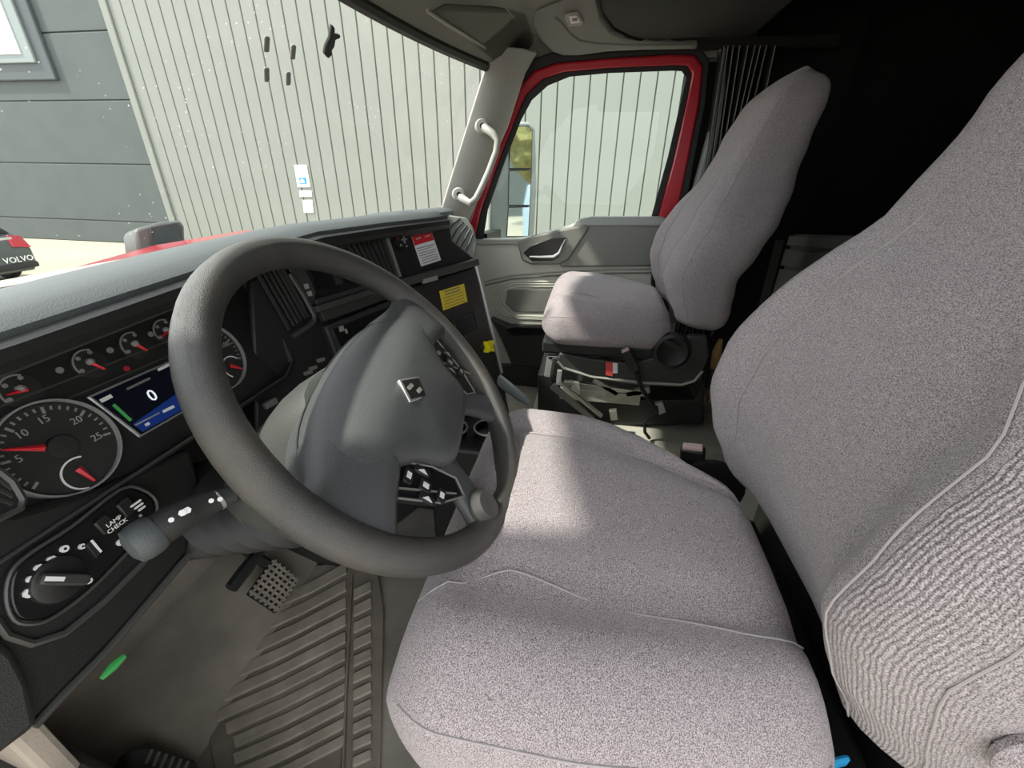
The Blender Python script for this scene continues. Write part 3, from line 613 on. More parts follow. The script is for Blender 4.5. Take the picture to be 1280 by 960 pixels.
mesh('recess_rim', tube(BM(), [PL.at(x, y, 0.003) for x, y in ((-6, 775), (8, 795), (40, 805), (80, 792), (130, 752), (182, 700))], 0.004, 6), 'line', low)
for px in ([(146, 632), (160, 619), (174, 634), (160, 648)], [(118, 655), (133, 641), (147, 655), (132, 670)]):
    b = plate('push_button', PL, px, 0.010, 0.016, 'black', sw, 0.002)
    c = [sum(PL.loc(*q)[i] for q in px)/4 for i in (0, 1)]
    if px[0][0] < 130: text('button_text', 'LAMP\nCHECK', PL, (c[0], c[1]), 0.0072, 0.0163, 'white', b)
    else:
        for k in range(3): slab('button_print', PL, rrect(c[0]+0.001*k, c[1]+0.004-0.005*k, 0.014-0.002*k, 0.0026, 0.001, 1), 0.016, 0.0168, 'white', b, smooth=None)
for x, y in ((168, 645), (142, 668)): slab('indicator', PL, circle(*PL.loc(x, y), 0.0018, 8), 0.010, 0.0112, 'greyl', sw, smooth=None)
th = plate('dimmer_wheel', PL, [(108, 682), (114, 675), (128, 690), (121, 698)], 0.010, 0.017, 'rubber', sw, 0.001)
plate('dimmer_mark', PL, [(113, 676), (116, 674.5), (128, 689), (126, 691)], 0.017, 0.0178, 'white', th, smooth=None)
kc = PL.loc(80, 724, 0.022)
kn = mesh('lamp_knob', lathe(BM(), [(0.0, 0.010), (0.0245, 0.010), (0.0235, 0.016), (0.020, 0.018), (0.0, 0.019)], PL.w(*kc), PL.n, 32), 'black', sw)
ka = atan2(*[(PL.loc(70, 724)[i]-PL.loc(100, 724.5)[i]) for i in (1, 0)])
bm = BM()
prism(bm, [PL.w(kc[0]+cos(ka)*u - sin(ka)*v, kc[1]+sin(ka)*u + cos(ka)*v, 0.018) for u, v in rrect(0, 0, 0.044, 0.012, 0.004)], PL.n*0.010); mesh('knob_grip', bm, 'charcoal', kn, 35, 0.002)
bm = BM(); prism(bm, [PL.w(kc[0]+cos(ka)*u - sin(ka)*v, kc[1]+sin(ka)*u + cos(ka)*v, 0.028) for u, v in ((0.003, -0.0022), (0.020, -0.0022), (0.020, 0.0022), (0.003, 0.0022))], PL.n*0.0006); mesh('knob_mark', bm, 'white', kn, None)
for (x, y, s) in ((36, 741, 1.4), (38, 724, 1.0), (48, 710, 1.1), (64, 700, 1.2), (80, 686, 1.1), (110, 726, 1.0), (102, 683, 0.9), (150, 678, 1.1)):
    c = PL.loc(x, y, 0.011); b = slab('lamp_symbol', PL, circle(c[0], c[1], 0.0036*s, 8), 0.009, 0.0130, 'white', sw, smooth=None)
    slab('symbol_centre', PL, circle(c[0], c[1], 0.0014*s, 6), 0.0130, 0.0133, 'satin', b, smooth=None)
# round vent at the far left of the cluster
PV = Plane((0.20, 0.53, 0.72), (0.15, -0.95, 0.25))
vb = plate('side_vent', PV, [(-40, 560), (0, 585), (16, 598), (33, 625), (30, 640), (0, 655), (-40, 670)], -0.02, 0.012, 'black', dash, 0.006)
mesh('vent_rim', tube(BM(), [PV.at(x, y, 0.012) for x, y in ((-30, 572), (0, 590), (15, 602), (28, 624), (25, 636), (0, 648), (-30, 658))], 0.0035, 6), 'line', vb)
for k in range(3): mesh('vent_slat', tube(BM(), [PV.at(x, y, 0.010) for x, y in ((-30, 592+k*14), (0, 602+k*12), (14, 612+k*9))], 0.003, 6), 'charcoal', vb)

# ---- centre panel angled to the driver
cu_ = Vector((0.917, -0.400, 0)).normalized(); lean = Vector((0, -0.086, -0.353)).normalized()
cn = cu_.cross(-lean); cn = cn if cn.y < 0 else -cn
PC2 = Plane((1.25, 0.336, 0.765), cn, cu_)
cp = plate('centre_panel', PC2, [(312, 352), (352, 326), (400, 303), (480, 290), (562, 276), (566, 300), (593, 322), (628, 468), (646, 560), (560, 640), (420, 620), (320, 560), (318, 480)], -0.03, -0.012, 'black', dash, 0.006)
cp['label'] = 'black centre panel of the dashboard angled to the driver'
# left vent with slats
def grid_vent(name, quad, nlong, ncross, frame_m='black'):
    A, B, C, D = quad                    # corner pixels: long sides A->D and B->C
    f = plate(name, PC2, quad, -0.012, -0.006, 'rubber', cp)
    P4 = [PC2.at(x, y, 0.0) for x, y in quad]
    mesh('vent_frame', tube(BM(), P4 + [], 0.0055, 8, closed=True), frame_m, f)
    for k in range(1, nlong):
        t = k/nlong; mesh('vent_slat', strip(BM(), P4[0].lerp(P4[1], t), P4[3].lerp(P4[2], t), 0.005, 0.008, PC2.n), 'charcoal', f, None)
    for k in range(1, ncross):
        t = k/ncross; mesh('cross_vane', strip(BM(), P4[0].lerp(P4[3], t) - PC2.n*0.004, P4[1].lerp(P4[2], t) - PC2.n*0.004, 0.0022, 0.005, PC2.n), 'charcoal', f, None)
    return f
grid_vent('driver_vent', [(322, 343), (350, 332), (385, 396), (362, 411)], 5, 8)
mesh('vent_surround', tube(BM(), [PC2.at(x, y, 0.0) for x, y in ((362, 342), (380, 370), (393, 394), (393, 401), (384, 409), (366, 420))], 0.006, 8), 'line', cp)
sc = plate('switch_column', PC2, [(360, 334), (378, 328), (397, 366), (392, 382), (385, 384)], -0.012, 0.0, 'charcoal', cp, 0.003)
for x, y in ((383, 358), (387, 367)): slab('switch_mark', PC2, rrect(*PC2.loc(x, y), 0.010, 0.010, 0.001, 1), 0.0, 0.001, 'greyl', sc, smooth=None)
plate('cubby', PC2, [(384, 330), (446, 312), (470, 330), (462, 345), (410, 362), (398, 362)], -0.012, -0.010, 'satin', cp)
mesh('cubby_post', strip(BM(), PC2.at(419, 336, -0.005), PC2.at(425, 356, -0.005), 0.012, 0.01, PC2.n), 'charcoal', cp)
for (q0, q1, wd, hh, m) in (((392, 378), (480, 352), 0.012, 0.012, 'charcoal'), ((394, 387), (478, 360), 0.014, 0.022, 'shroud'), ((400, 396), (486, 366), 0.022, 0.016, 'charcoal')):
    mesh('shelf_lip', strip(BM(), PC2.at(*q0, hh-0.012), PC2.at(*q1, hh-0.012), wd, 0.018, PC2.n), m, cp, None, 0.003)
rad = plate('radio_unit', PC2, [(406, 408), (506, 368), (520, 430), (424, 455)], -0.012, 0.006, 'charcoal', cp, 0.004)
plate('radio_screen', PC2, [(415, 412), (500, 378), (512, 425), (432, 446)], 0.006, 0.008, 'satin', rad, 0.002)
for x, y, w, h in ((424, 411, 0.012, 0.012), (430, 414, 0.006, 0.010), (440, 428, 0.014, 0.005), (474, 400, 0.01, 0.008)): slab('radio_icon', PC2, rrect(*PC2.loc(x, y), w, h, 0.001, 1), 0.008, 0.009, 'greyl', rad, smooth=None)
for x, y in ((404, 450), (394, 460), (388, 466)): slab('small_button', PC2, rrect(*PC2.loc(x, y), 0.018, 0.008, 0.002, 2), -0.012, -0.006, 'greyd', cp, 0.001)
cv = plate('cup_recess', PC2, [(318, 500), (345, 478), (352, 492), (338, 515)], -0.012, -0.010, 'satin', cp)
mesh('cup_lip', strip(BM(), PC2.at(330, 508, -0.004), PC2.at(345, 500, -0.004), 0.012, 0.01, PC2.n), 'greyd', cp)
# centre vents: upright vanes
vp = plate('centre_vent', PC2, [(424, 303), (486, 292), (500, 345), (478, 350)], -0.012, -0.008, 'rubber', cp)
for k in range(9):
    t = k/8; a = PC2.at(lerp(432, 482, t), lerp(303, 293, t), 0.0); b = PC2.at(lerp(462, 500, t), lerp(352, 346, t), 0.0)
    mesh('vent_vane', strip(BM(), a, b, 0.004, 0.010, PC2.n), 'charcoal' if k < 8 else 'greyd', vp, None)
kb = mesh('rotary_knob', lathe(BM(), [(0, -0.012), (0.024, -0.012), (0.022, 0.006), (0, 0.008)], PC2.at(502, 300, 0.0), PC2.n), 'rubber', cp)
for k in range(5):
    c = PC2.loc(502, 300); slab('knob_mark', PC2, circle(c[0]+0.017*cos(k*1.1+0.6), c[1]+0.017*sin(k*1.1+0.6), 0.0022, 6), 0.006, 0.0085, 'greyl' if k != 2 else 'tail', kb, smooth=None)
for k in range(2): slab('knob_cross', PC2, rrect(*PC2.loc(502, 300), 0.018 if k else 0.004, 0.004 if k else 0.018, 0.0015, 1), 0.008, 0.0105, 'greyd', kb, smooth=None)
# shelf under the centre vent and lower right block
mesh('panel_shelf', strip(BM(), PC2.at(496, 355, 0.0), PC2.at(593, 328, 0.0), 0.020, 0.040, PC2.n), 'shroud', cp, None, 0.004)
mesh('shelf_clip', strip(BM(), PC2.at(528, 352, 0.016), PC2.at(546, 347, 0.016), 0.012, 0.010, PC2.n), 'silver', cp, None, 0.002)
lp = plate('lower_panel', PC2, [(505, 362), (592, 334), (624, 462), (640, 540), (560, 560), (530, 470)], -0.012, 0.004, 'black', cp, 0.005)
mesh('side_trim', tube(BM(), [PC2.at(x, y, 0.0) for x, y in ((593, 326), (600, 352), (610, 395), (619, 432), (627, 466))], 0.006, 8), 'silver', cp)
plate('slot', PC2, [(568, 402), (592, 393), (597, 412), (574, 420)], 0.004, 0.0055, 'satin', lp)
mesh('slot_frame', tube(BM(), [PC2.at(x, y, 0.005) for x, y in ((566, 400), (593, 390), (599, 413), (574, 423))], 0.003, 6, closed=True), 'charcoal', lp)
yk = PC2.loc(601, 433)
kb = mesh('yellow_valve_knob', prism(BM(), [PC2.w(yk[0]+r*cos(a), yk[1]+r*sin(a), 0.022) for a, r in [(k*pi/12, 0.017+0.007*cos(4*(k*pi/12-0.6))) for k in range(24)]], PC2.n*0.02), 'yknob', lp, 40, 0.004); kb['label'] = 'bright yellow four-lobed air valve knob'
mesh('knob_stem', lathe(BM(), [(0.006, 0.0), (0.006, 0.024)], PC2.at(601, 433, 0.0), PC2.n), 'steel', kb)
# left-hand lower console between seat and dash
lc = mesh('lower_console', loft(BM(), [[(x, y, z) for x, y in ((0.74, 0.60), (1.30, 0.34), (1.30, 0.80), (0.74, 0.80))] for z in (0.0, 0.46)]), 'charcoal', dash, None, 0.01)
# passenger end of the dash: ribbed pale moulding by the pillar
PE = Plane((1.735, 0.50, 0.80), (-0.80, -0.48, 0.36))
pe = plate('passenger_end', PE, [(560, 268), (584, 271), (592, 284), (597, 302), (594, 320), (585, 332), (566, 318), (556, 300)], -0.06, 0.0, 'rail', dash, 0.008)
for k in range(5): mesh('end_rib', tube(BM(), [PE.at(558+k*6.0, 296+k*5.2-2, 0.001), PE.at(566+k*5.6, 284+k*5.0-4, 0.001), PE.at(575+k*4.2, 273+k*4.5, 0.001)], 0.0035, 6), 'shroud', pe)
# ---- stickers (things lying on the dash)
st = plate('warning_tag', PC2, [(512, 287), (536, 280), (551.5, 325), (527, 333)], -0.011, -0.009, 'white'); tag(st, 'red and white printed tag stuck on the centre dash panel', 'tag')
plate('red_header', PC2, [(512, 287), (536, 280), (542.5, 300), (518.5, 307)], -0.009, -0.0084, 'redp', st)
for k in range(7):
    t = k/6; a, b = (lerp(521, 528.5, t), lerp(311, 329, t)), (lerp(540 if k % 2 else 543, 548, t), lerp(305, 323, t)); mesh('print_line', strip(BM(), PC2.at(*a, -0.0088), PC2.at(*b, -0.0088), 0.0022, 0.0004, PC2.n), 'greyl' if k % 3 else 'chrome', st, None)
for (a, b) in (((517, 292), (521, 291)), ((526, 290), (532, 288)), ((520, 299), (526, 297)), ((531, 296), (538, 294))): mesh('print_line', strip(BM(), PC2.at(*a, -0.0082), PC2.at(*b, -0.0082), 0.003, 0.0004, PC2.n), 'buckle', st, None)
ys = plate('yellow_label', PC2, [(549.5, 364), (580, 354.5), (584.5, 377), (554.5, 388)], 0.004, 0.0055, 'yellow'); tag(ys, 'yellow printed label on the lower dash panel', 'label')
for k in range(6):
    t = (k+0.7)/6.4; w = (0.18, 0.82) if k < 2 else (0.08, 0.90)
    A = (lerp(549.5, 554.5, t), lerp(364, 388, t)); B = (lerp(580, 584.5, t), lerp(354.5, 377, t))
    a = (lerp(A[0], B[0], w[0]), lerp(A[1], B[1], w[0])); b = (lerp(A[0], B[0], w[1]), lerp(A[1], B[1], w[1]))
    mesh('print_line', strip(BM(), PC2.at(*a, 0.0057), PC2.at(*b, 0.0057), 0.0032 if k < 2 else 0.002, 0.0004, PC2.n), 'greyd' if k < 2 else 'wood', ys, None)
# door sill trim and green lamp under the dash
sill = mesh('sill_trim', loft(BM(), [[(x, y, z) for x, y, z in ((0.10, yy, 0.0), (0.215, yy, 0.0), (0.195, yy, zz), (0.12, yy, zz+0.03))] for yy, zz in ((0.20, 0.10), (0.55, 0.22), (0.70, 0.34), (0.85, 0.40))]), 'brown', None, 40, 0.012); tag(sill, 'brown-grey plastic door sill trim below the dash end', 'trim')
PG = Plane((0.25, 0.58, 0.44), (0, -0.8, 0.6))
gl = mesh('footwell_lamp', tube(BM(), [PG.at(x, y) for x, y in ((127, 848), (140, 834), (155, 820))], [0.003, 0.006, 0.004], 8), 'ledgreen'); tag(gl, 'glowing green footwell lamp under the dash edge', 'lamp')

# ================================================================== STEERING WHEEL
WC = Vector((0.445, 0.228, 0.756)); WT = radians(42.87)
PWh = Plane(WC, (0, -cos(WT), sin(WT)), (1, 0, 0))
ROT = radians(15)                         # the wheel is turned a little to the left
def wr(u, v, h=0.0): return PWh.w(u*cos(ROT) - v*sin(ROT), u*sin(ROT) + v*cos(ROT), h)
sw = thing('steering_wheel', 'dark grey four-spoke truck steering wheel with thick worn rim', 'steering wheel', WC)
RM, RR = 0.2115, 0.0185
bm = BM(); rings = []
for k in range(72):
    a = 2*pi*k/72
    rings.append([PWh.w((RM + RR*cos(b))*cos(a), (RM + RR*cos(b))*sin(a), RR*1.08*sin(b)) for b in [2*pi*j/16 for j in range(16)]])
rings.append(rings[0]); loft(bm, rings, True, False); bmesh.ops.remove_doubles(bm, verts=bm.verts, dist=1e-5); mesh('rim', bm, 'wheel', sw, 60)
def spoke(ang, w0, w1, r0, r1, th=0.016, h0=-0.004, name='spoke', m='hub'):
    d = Vector((cos(ang), sin(ang))); s = Vector((-sin(ang), cos(ang))); bm = BM(); rings = []
    for t in (0, 0.2, 0.4, 0.6, 0.8, 1.0):
        r = lerp(r0, r1, t); w = lerp(w0, w1, t)*(1 - 0.22*sin(pi*t)) + (0.016*(t**6)); h = h0*(1-t) + 0.0*t
        ring_ = []
        for j in range(12):
            b = 2*pi*j/12; x = w/2*math.copysign(abs(cos(b))**0.7, cos(b)); z = th/2*math.copysign(abs(sin(b))**0.7, sin(b)) + h
            q = d*r + s*x; ring_.append(wr(q.x, q.y, z))
        rings.append(ring_)
    loft(bm, rings); return mesh(name, bm, m, sw, 50)
def hubh(v):      # the pad falls away towards the dashboard above its middle
    q = v - 0.012; return -0.95*(q + sqrt(q*q + 0.020**2))/2
for sgn in (-1, 1):
    bm = BM(); rings = []
    for t in (0, 0.25, 0.5, 0.75, 1.0):
        u = sgn*lerp(0.12, 0.209, t); v0, v1 = lerp(-0.032, -0.050, t) - 0.02*t**4, lerp(0.056, 0.030, t) + 0.02*t**5
        top = [(v, lerp(0.026 + hubh(v), 0.010, t**1.6)) for v in [lerp(v0, v1, j/8) for j in range(9)]]
        bot = [(v, h - 0.030 + 0.012*t) for v, h in top[::-1]]
        top[0] = (top[0][0], top[0][1]-0.008); top[-1] = (top[-1][0], top[-1][1]-0.008)
        rings.append([wr(u, v, h) for v, h in top + bot])
    loft(bm, rings); mesh('spoke', bm, 'hub', sw, 60)
s5 = spoke(radians(-58), 0.052, 0.050, 0.07, 0.210, 0.020); s7 = spoke(radians(-122), 0.052, 0.050, 0.07, 0.210, 0.020)
# hub cover: domed pad
out = [(-0.160, 0.005), (-0.156, 0.036), (-0.11, 0.058), (-0.04, 0.068), (0.04, 0.068), (0.11, 0.058), (0.156, 0.036), (0.160, 0.005), (0.132, -0.020), (0.095, -0.055), (0.076, -0.095), (0.04, -0.108), (-0.04, -0.108), (-0.076, -0.095), (-0.095, -0.055), (-0.132, -0.020)]
of = fine(out)
bm = BM(); loft(bm, [[wr(u*s, v*s, h + hubh(v*s)*k) for u, v in of] for s, h, k in ((0.80, -0.070, 0.3), (0.95, -0.052, 0.6), (1.0, -0.012, 0.9), (1.0, 0.008, 1), (0.985, 0.016, 1), (0.95, 0.022, 1), (0.86, 0.026, 1), (0.70, 0.030, 1), (0.5, 0.032, 1), (0.3, 0.034, 1), (0.12, 0.035, 1), (0.02, 0.035, 1))]); hubo = mesh('hub_cover', bm, 'hub', sw, 50)
bm = BM(); tube(bm, [wr(u*1.002, v*1.002, 0.002 + hubh(v)) for u, v in of], 0.0016, 6, closed=True); mesh('cover_seam', bm, 'rubber', hubo)
# lower skirt joining the 7/9 o'clock spokes
for sgn in (-1, 1):
    pts = [(sgn*0.108, -0.030), (sgn*0.135, -0.020), (sgn*0.152, -0.040), (sgn*0.128, -0.095), (sgn*0.100, -0.128), (sgn*0.082, -0.112), (sgn*0.088, -0.075)]
    bm = BM(); prism(bm, [wr(u, v, -0.004) for u, v in pts], PWh.n*0.012); bt = mesh('button_pod', bm, 'satin', sw, 35, 0.003)
    c = (sgn*0.120, -0.070)
    mesh('pod_rim', tube(BM(), [wr(u, v, 0.009) for u, v in pts], 0.0014, 6, closed=True), 'greyd', bt)
    keys = [((0.0, 0.0), 0.016, 0.016), ((0.0, 0.026), 0.020, 0.012), ((0.0, -0.026), 0.018, 0.012), ((0.018, 0.008), 0.010, 0.022), ((-0.016, -0.006), 0.010, 0.022)]
    for (du, dv), w, h in keys:
        bm = BM(); prism(bm, [wr(c[0]+u, c[1]+v, 0.008) for u, v in rrect(du*0.9, dv*0.9, w, h, 0.003, 2)], PWh.n*0.004); kbn = mesh('wheel_button', bm, 'black', bt, 35, 0.0008)
        bm = BM(); prism(bm, [wr(c[0]+du*0.9+u, c[1]+dv*0.9+v, 0.012) for u, v in ([(-w*.26, -h*.3), (w*.26, 0), (-w*.26, h*.3)] if abs(du) > 0.01 else [(-w*.2, -h*.25), (w*.2, -h*.25), (w*.2, h*.25), (-w*.2, h*.25)])], PWh.n*0.0006); mesh('button_icon', bm, 'white' if sgn < 0 else 'greyl', bt, None)
    mesh('pod_divider', strip(BM(), wr(c[0]-0.02, c[1]+0.03, 0.0095), wr(c[0]+0.016, c[1]-0.045, 0.0095), 0.0018, 0.002, PWh.n), 'greyd', bt, None)
# emblem: slanted framed badge
em = [PWh.loc(x, y) for x, y in ((498, 475), (523, 470.5), (534, 497), (512, 503))]
HE = 0.0305; em = [(a, b) for a, b in [PWh.loc(x, y, HE) for x, y in ((498, 475), (523, 470.5), (534, 497), (512, 503))]]
ec = (sum(a for a, b in em)/4, sum(b for a, b in em)/4)
e = slab('emblem', PWh, em, HE-0.004, HE+0.0012, 'silver', sw, 0.001); e['label'] = 'small slanted badge with a pale frame'
slab('emblem_field', PWh, [(ec[0]+(a-ec[0])*0.82, ec[1]+(b-ec[1])*0.82) for a, b in em], HE+0.0012, HE+0.0017, 'black', e, smooth=None)
for du, dv, w in ((-0.004, 0.005, 0.012), (0.004, -0.006, 0.010)): slab('emblem_bar', PWh, rrect(ec[0]+du, ec[1]+dv, w, 0.005, 0.001, 1), HE+0.0017, HE+0.0024, 'greyl', e, smooth=None)
slab('cover_dot', PWh, circle(*PWh.loc(556, 516, 0.026), 0.004, 8), 0.018, 0.028, 'greyl', hubo, smooth=None)
# worn insert on the lower right of the rim
mesh('spoke_cap', lathe(BM(), [(0, 0), (0.022, 0), (0.024, 0.012), (0.016, 0.020), (0, 0.021)], wr(cos(radians(-122))*0.188, sin(radians(-122))*0.188, 0.000), PWh.n, 20), 'wheel', sw)

# ------------------------------------------------------------------ steering column
colm = thing('steering_column', 'grey steering column shroud with stalk and rubber boot', 'steering column', (0.445, 0.45, 0.40))
ax = -PWh.n
def ring_on_axis(d, w, h, off=0.0, n=20):
    c = WC + ax*d + Vector((0, 0, off)); o = []
    for k in range(n):
        b = 2*pi*k/n; x = w/2*math.copysign(abs(cos(b))**0.75, cos(b)); y = h/2*math.copysign(abs(sin(b))**0.75, sin(b)); o.append(c + PWh.u*x + PWh.v*y)
    return o
bm = BM(); loft(bm, [ring_on_axis(*q) for q in ((0.045, 0.12, 0.12), (0.055, 0.16, 0.15), (0.10, 0.19, 0.165), (0.20, 0.19, 0.15), (0.27, 0.17, 0.13))]); mesh('shroud', bm, 'shroud', colm, 45)
bm = BM(); rg = []
for k in range(17):
    t = k/16; base = WC + ax*0.16 + Vector((0, -0.03, -0.06)); end = Vector((0.435, 0.60, 0.50)); c = base.lerp(end, t); r = 0.066 + (0.014 if k % 2 else 0.0)
    rg.append([c + PWh.u*r*cos(2*pi*j/20)*1.1 + PWh.v*r*sin(2*pi*j/20) for j in range(20)])
loft(bm, rg); mesh('boot', bm, 'rubber', colm, 30)
# stalk towards the driver's door side
def at_x(px, py, X):
    d = FW*FPX + RT*(px-640) - UP*(py-480); return CAM + d*((X-CAM.x)/d.x)
s0, s1, s2, s3 = at_x(292, 618, 0.355), at_x(252, 632, 0.325), at_x(216, 651, 0.292), at_x(176, 677, 0.262)
bm = BM(); tube(bm, [s0, s0.lerp(s1, .5), s1, s1.lerp(s2, .5), s2, s2.lerp(s3, .55)], [0.012, 0.013, 0.0165, 0.018, 0.019, 0.019], 14); stl = mesh('stalk', bm, 'charcoal', colm, 50)
sd_ = (s3-s2).normalized()
mesh('stalk_knob', lathe(BM(), [(0.0, -0.004), (0.020, -0.004), (0.0225, 0.002), (0.0225, 0.014), (0.020, 0.021), (0.011, 0.025), (0, 0.0255)], s2.lerp(s3, .62), sd_, 24), 'padtop', stl)
mesh('stalk_collar', lathe(BM(), [(0.0, -0.002), (0.0175, -0.002), (0.0175, 0.003), (0.0, 0.003)], s2.lerp(s3, .52), sd_, 24), 'greyl', stl)
nrm = (CAM - s1).normalized()
for (x, y, X, sz) in ((204, 656, 0.286, 0.0045), (214, 650, 0.292, 0.003), (228, 641, 0.302, 0.004), (234, 638, 0.307, 0.004), (264, 626, 0.334, 0.003), (275, 624, 0.343, 0.003)):
    p = at_x(x, y, X) ; p = p + (CAM-p).normalized()*0.019; mesh('stalk_symbol', lathe(BM(), [(0, 0), (sz, 0), (sz, 0.0008), (0, 0.0008)], p, CAM-p, 6), 'white', stl, None)
mesh('stalk_ring', lathe(BM(), [(0.0, -0.002), (0.0135, -0.002), (0.0135, 0.002), (0.0, 0.002)], s0.lerp(s1, .5), sd_, 24), 'silver', stl)
# release lever under the column
PLv = Plane((0.44, 0.60, 0.30), (0, -1, 0))
lv = mesh('release_lever', tube(BM(), [PLv.at(336, 676), PLv.at(322, 692), PLv.at(305, 714), PLv.at(289, 735)], [0.008, 0.011, 0.013, 0.012], 10), 'black', colm)

# ================================================================== SEATS
def pw(c, e): return math.copysign(abs(c)**e, c)
def build_seat(name, label, loc, with_base):
    root = thing(name, label, 'seat', loc)
    o0 = Vector(loc)
    def put(nm, bm, m, parent=None, smooth=50, bevel=None):
        for v in bm.verts: v.co += o0
        return mesh(nm, bm, m, parent or root, smooth, bevel)
    # ---- cushion
    NY, NA = 34, 44; yf, yr = 0.165, -0.268
    def hw(y): return curve([(-0.27, 0.245), (-0.18, 0.268), (-0.02, 0.286), (0.10, 0.288), (0.165, 0.272)], y)
    def hwf(y): return curve([(-0.268, 0.07), (-0.23, 0.105), (-0.193, 0.145), (-0.16, 0.195), (-0.11, 0.240), (-0.06, 0.272), (0.0, 0.29)], y)
    def csurf(y, a):
        df, dr = yf - y, y - yr
        k = 1.0
        if df < 0.085: k = sqrt(max(0.0, 1 - ((0.085-df)/0.085)**2))
        if dr < 0.05: k = min(k, sqrt(max(0.0, 1 - ((0.05-dr)/0.05)**2)))
        w = (hw(y) if cos(a) < 0 else min(hw(y), hwf(y)))*(0.86 + 0.14*k); x = w*pw(cos(a), 0.55); hh = 0.078*(0.10 + 0.90*k)
        z = -0.060 + hh*pw(sin(a), 0.55)
        if sin(a) > 0:
            q = abs(x)/w; s = sin(a)**0.5
            z += s*k*(0.030*max(0, 1-q*q)*0.6 + 0.016*math.exp(-((q-0.78)/0.16)**2) - 0.012*math.exp(-((q-0.55)/0.05)**2)*(1 if y < 0.11 else 0.3))
            z += s*k*0.012*(y+0.1)/0.25
            z += s*k*(0.005*sin(y*21+x*9)*math.exp(-(q/0.7)**2))
        else: z += 0.012*(1-k)
        return Vector((x, y, z))
    ys = []
    for i in range(NY+1):
        t = i/NY; t = t*t*(3-2*t)*0.75 + t*0.25; ys.append(lerp(yf-0.0004, yr+0.0004, t))
    bm = BM(); loft(bm, [[csurf(y, 2*pi*(j+0.5)/NA) for j in range(NA)] for y in ys], uv=True)
    cu = put('cushion', bm, 'fabric')
    for sg in (-1, 1):
        pth = []
        for k in range(26):
            y = lerp(0.150, -0.25, k/25); q = curve([(-0.25, 0.63), (-0.1, 0.56), (0.05, 0.48), (0.11, 0.56), (0.15, 0.66)], y)
            a = math.acos(q**(1/0.55)); a = a if sg > 0 else pi-a
            pth.append(csurf(y, a) + Vector((0, 0, 0.0005)))
        put('seam', tube(BM(), pth, 0.0011, 6), 'seam', cu)
    pth = [csurf(y, -0.02) for y in ys[3:-2]]      # piping low on the near and far side
    for sg in (0, 1):
        a = 0.30 if sg == 0 else pi-0.30
        put('piping', tube(BM(), [csurf(y, a) for y in ys[4:-3]], 0.0012, 6), 'seam', cu)
    # ---- backrest
    NB = 44; z0, z1 = -0.06, 0.672
    FY = [(-0.07, -0.300), (0.0, -0.282), (0.06, -0.258), (0.13, -0.240), (0.20, -0.250), (0.30, -0.290), (0.40, -0.340), (0.50, -0.375), (0.60, -0.418), (0.70, -0.475), (0.72, -0.49)]
    HW = [(-0.07, 0.235), (0.05, 0.262), (0.18, 0.272), (0.27, 0.258), (0.34, 0.215), (0.40, 0.178), (0.50, 0.160), (0.60, 0.150), (0.70, 0.13)]
    TH = [(-0.07, 0.15), (0.1, 0.20), (0.2, 0.24), (0.31, 0.245), (0.47, 0.205), (0.60, 0.175), (0.70, 0.16)]
    def bsurf(z, a):
        dt, db = z1 - z, z - z0; k = 1.0
        if dt < 0.085: k = sqrt(max(0.0, 1 - ((0.085-dt)/0.085)**2))
        if db < 0.05: k = min(k, sqrt(max(0.0, 1 - ((0.05-db)/0.05)**2)))
        w = curve(HW, z)*(0.60 + 0.40*k); th = curve(TH, z); fy = curve(FY, z)
        x = w*pw(cos(a), 0.5); q = abs(x)/w
        y = fy - th/2 + th/2*pw(sin(a), 0.5)*(0.15 + 0.85*k)
        if sin(a) > 0:
            bol = math.exp(-((z-0.14)/0.22)**2); s = sin(a)**0.5
            y += s*k*(0.042*bol*math.exp(-((q-0.80)/0.20)**2) - 0.020*bol*max(0, 1-q*q*2) - 0.010*bol*math.exp(-((q-0.62)/0.05)**2))
            y += s*k*0.004*sin(z*24+x*6)
        return Vector((x, y, z + 0.02*(sin(a) if k < 1 else 0)*(1-k)))
    zs_ = []
    for i in range(NB+1):
        t = i/NB; t = t*t*(3-2*t)*0.6 + t*0.4; zs_.append(lerp(z0+0.0004, z1-0.0004, t))
    bm = BM(); loft(bm, [[bsurf(z, 2*pi*(j+0.5)/NA) for j in range(NA)] for z in zs_], uv=True)
    bm.verts.ensure_lookup_table()
    for f in bm.faces:
        c = f.calc_center_median()
        if not with_base and len(f.verts) == 4 and c.x < -0.76*curve(HW, c.z) and c.z < 0.36: f.material_index = 1
    bk = put('backrest', bm, 'fabric'); bk.data.materials.append(M['fabric_rib'])
    for sg in (-1, 1):
        for qq, zt, nm in ((0.62, 0.40, 'seam'), (0.97, 0.60, 'piping')):
            pth = []
            for k in range(30):
                z = lerp(-0.02, zt, k/29); q = qq if nm == 'piping' else (lerp(0.62, 0.46, k/29) if sg > 0 else lerp(0.80, 0.70, k/29))
                a = math.acos(min(1, q)**(1/0.5)) if nm == 'seam' else 0.42; a = a if sg > 0 else pi-a
                pth.append(bsurf(z, a) + Vector((0, 0.0005, 0)))
            put(nm, tube(BM(), pth, 0.0010, 6), 'seam', bk)
    # ---- hinge covers beside the cushion
    for sg in (-1, 1):
        pr = put('recliner_cover', lathe(BM(), [(0.0, 0.0), (0.064, 0.0), (0.061, 0.016), (0.050, 0.020), (0.046, 0.016), (0.0, 0.018)], (sg*0.240, -0.275, -0.115), (sg, 0, 0), 24), 'black')
        for k in range(3):
            put('cover_groove', strip(BM(), (sg*0.262, -0.300+0.012*k, -0.098+0.006*k), (sg*0.262, -0.262+0.012*k, -0.090+0.008*k), 0.006, 0.004, (sg, 0, 0)), 'charcoal', pr, None)
    return root
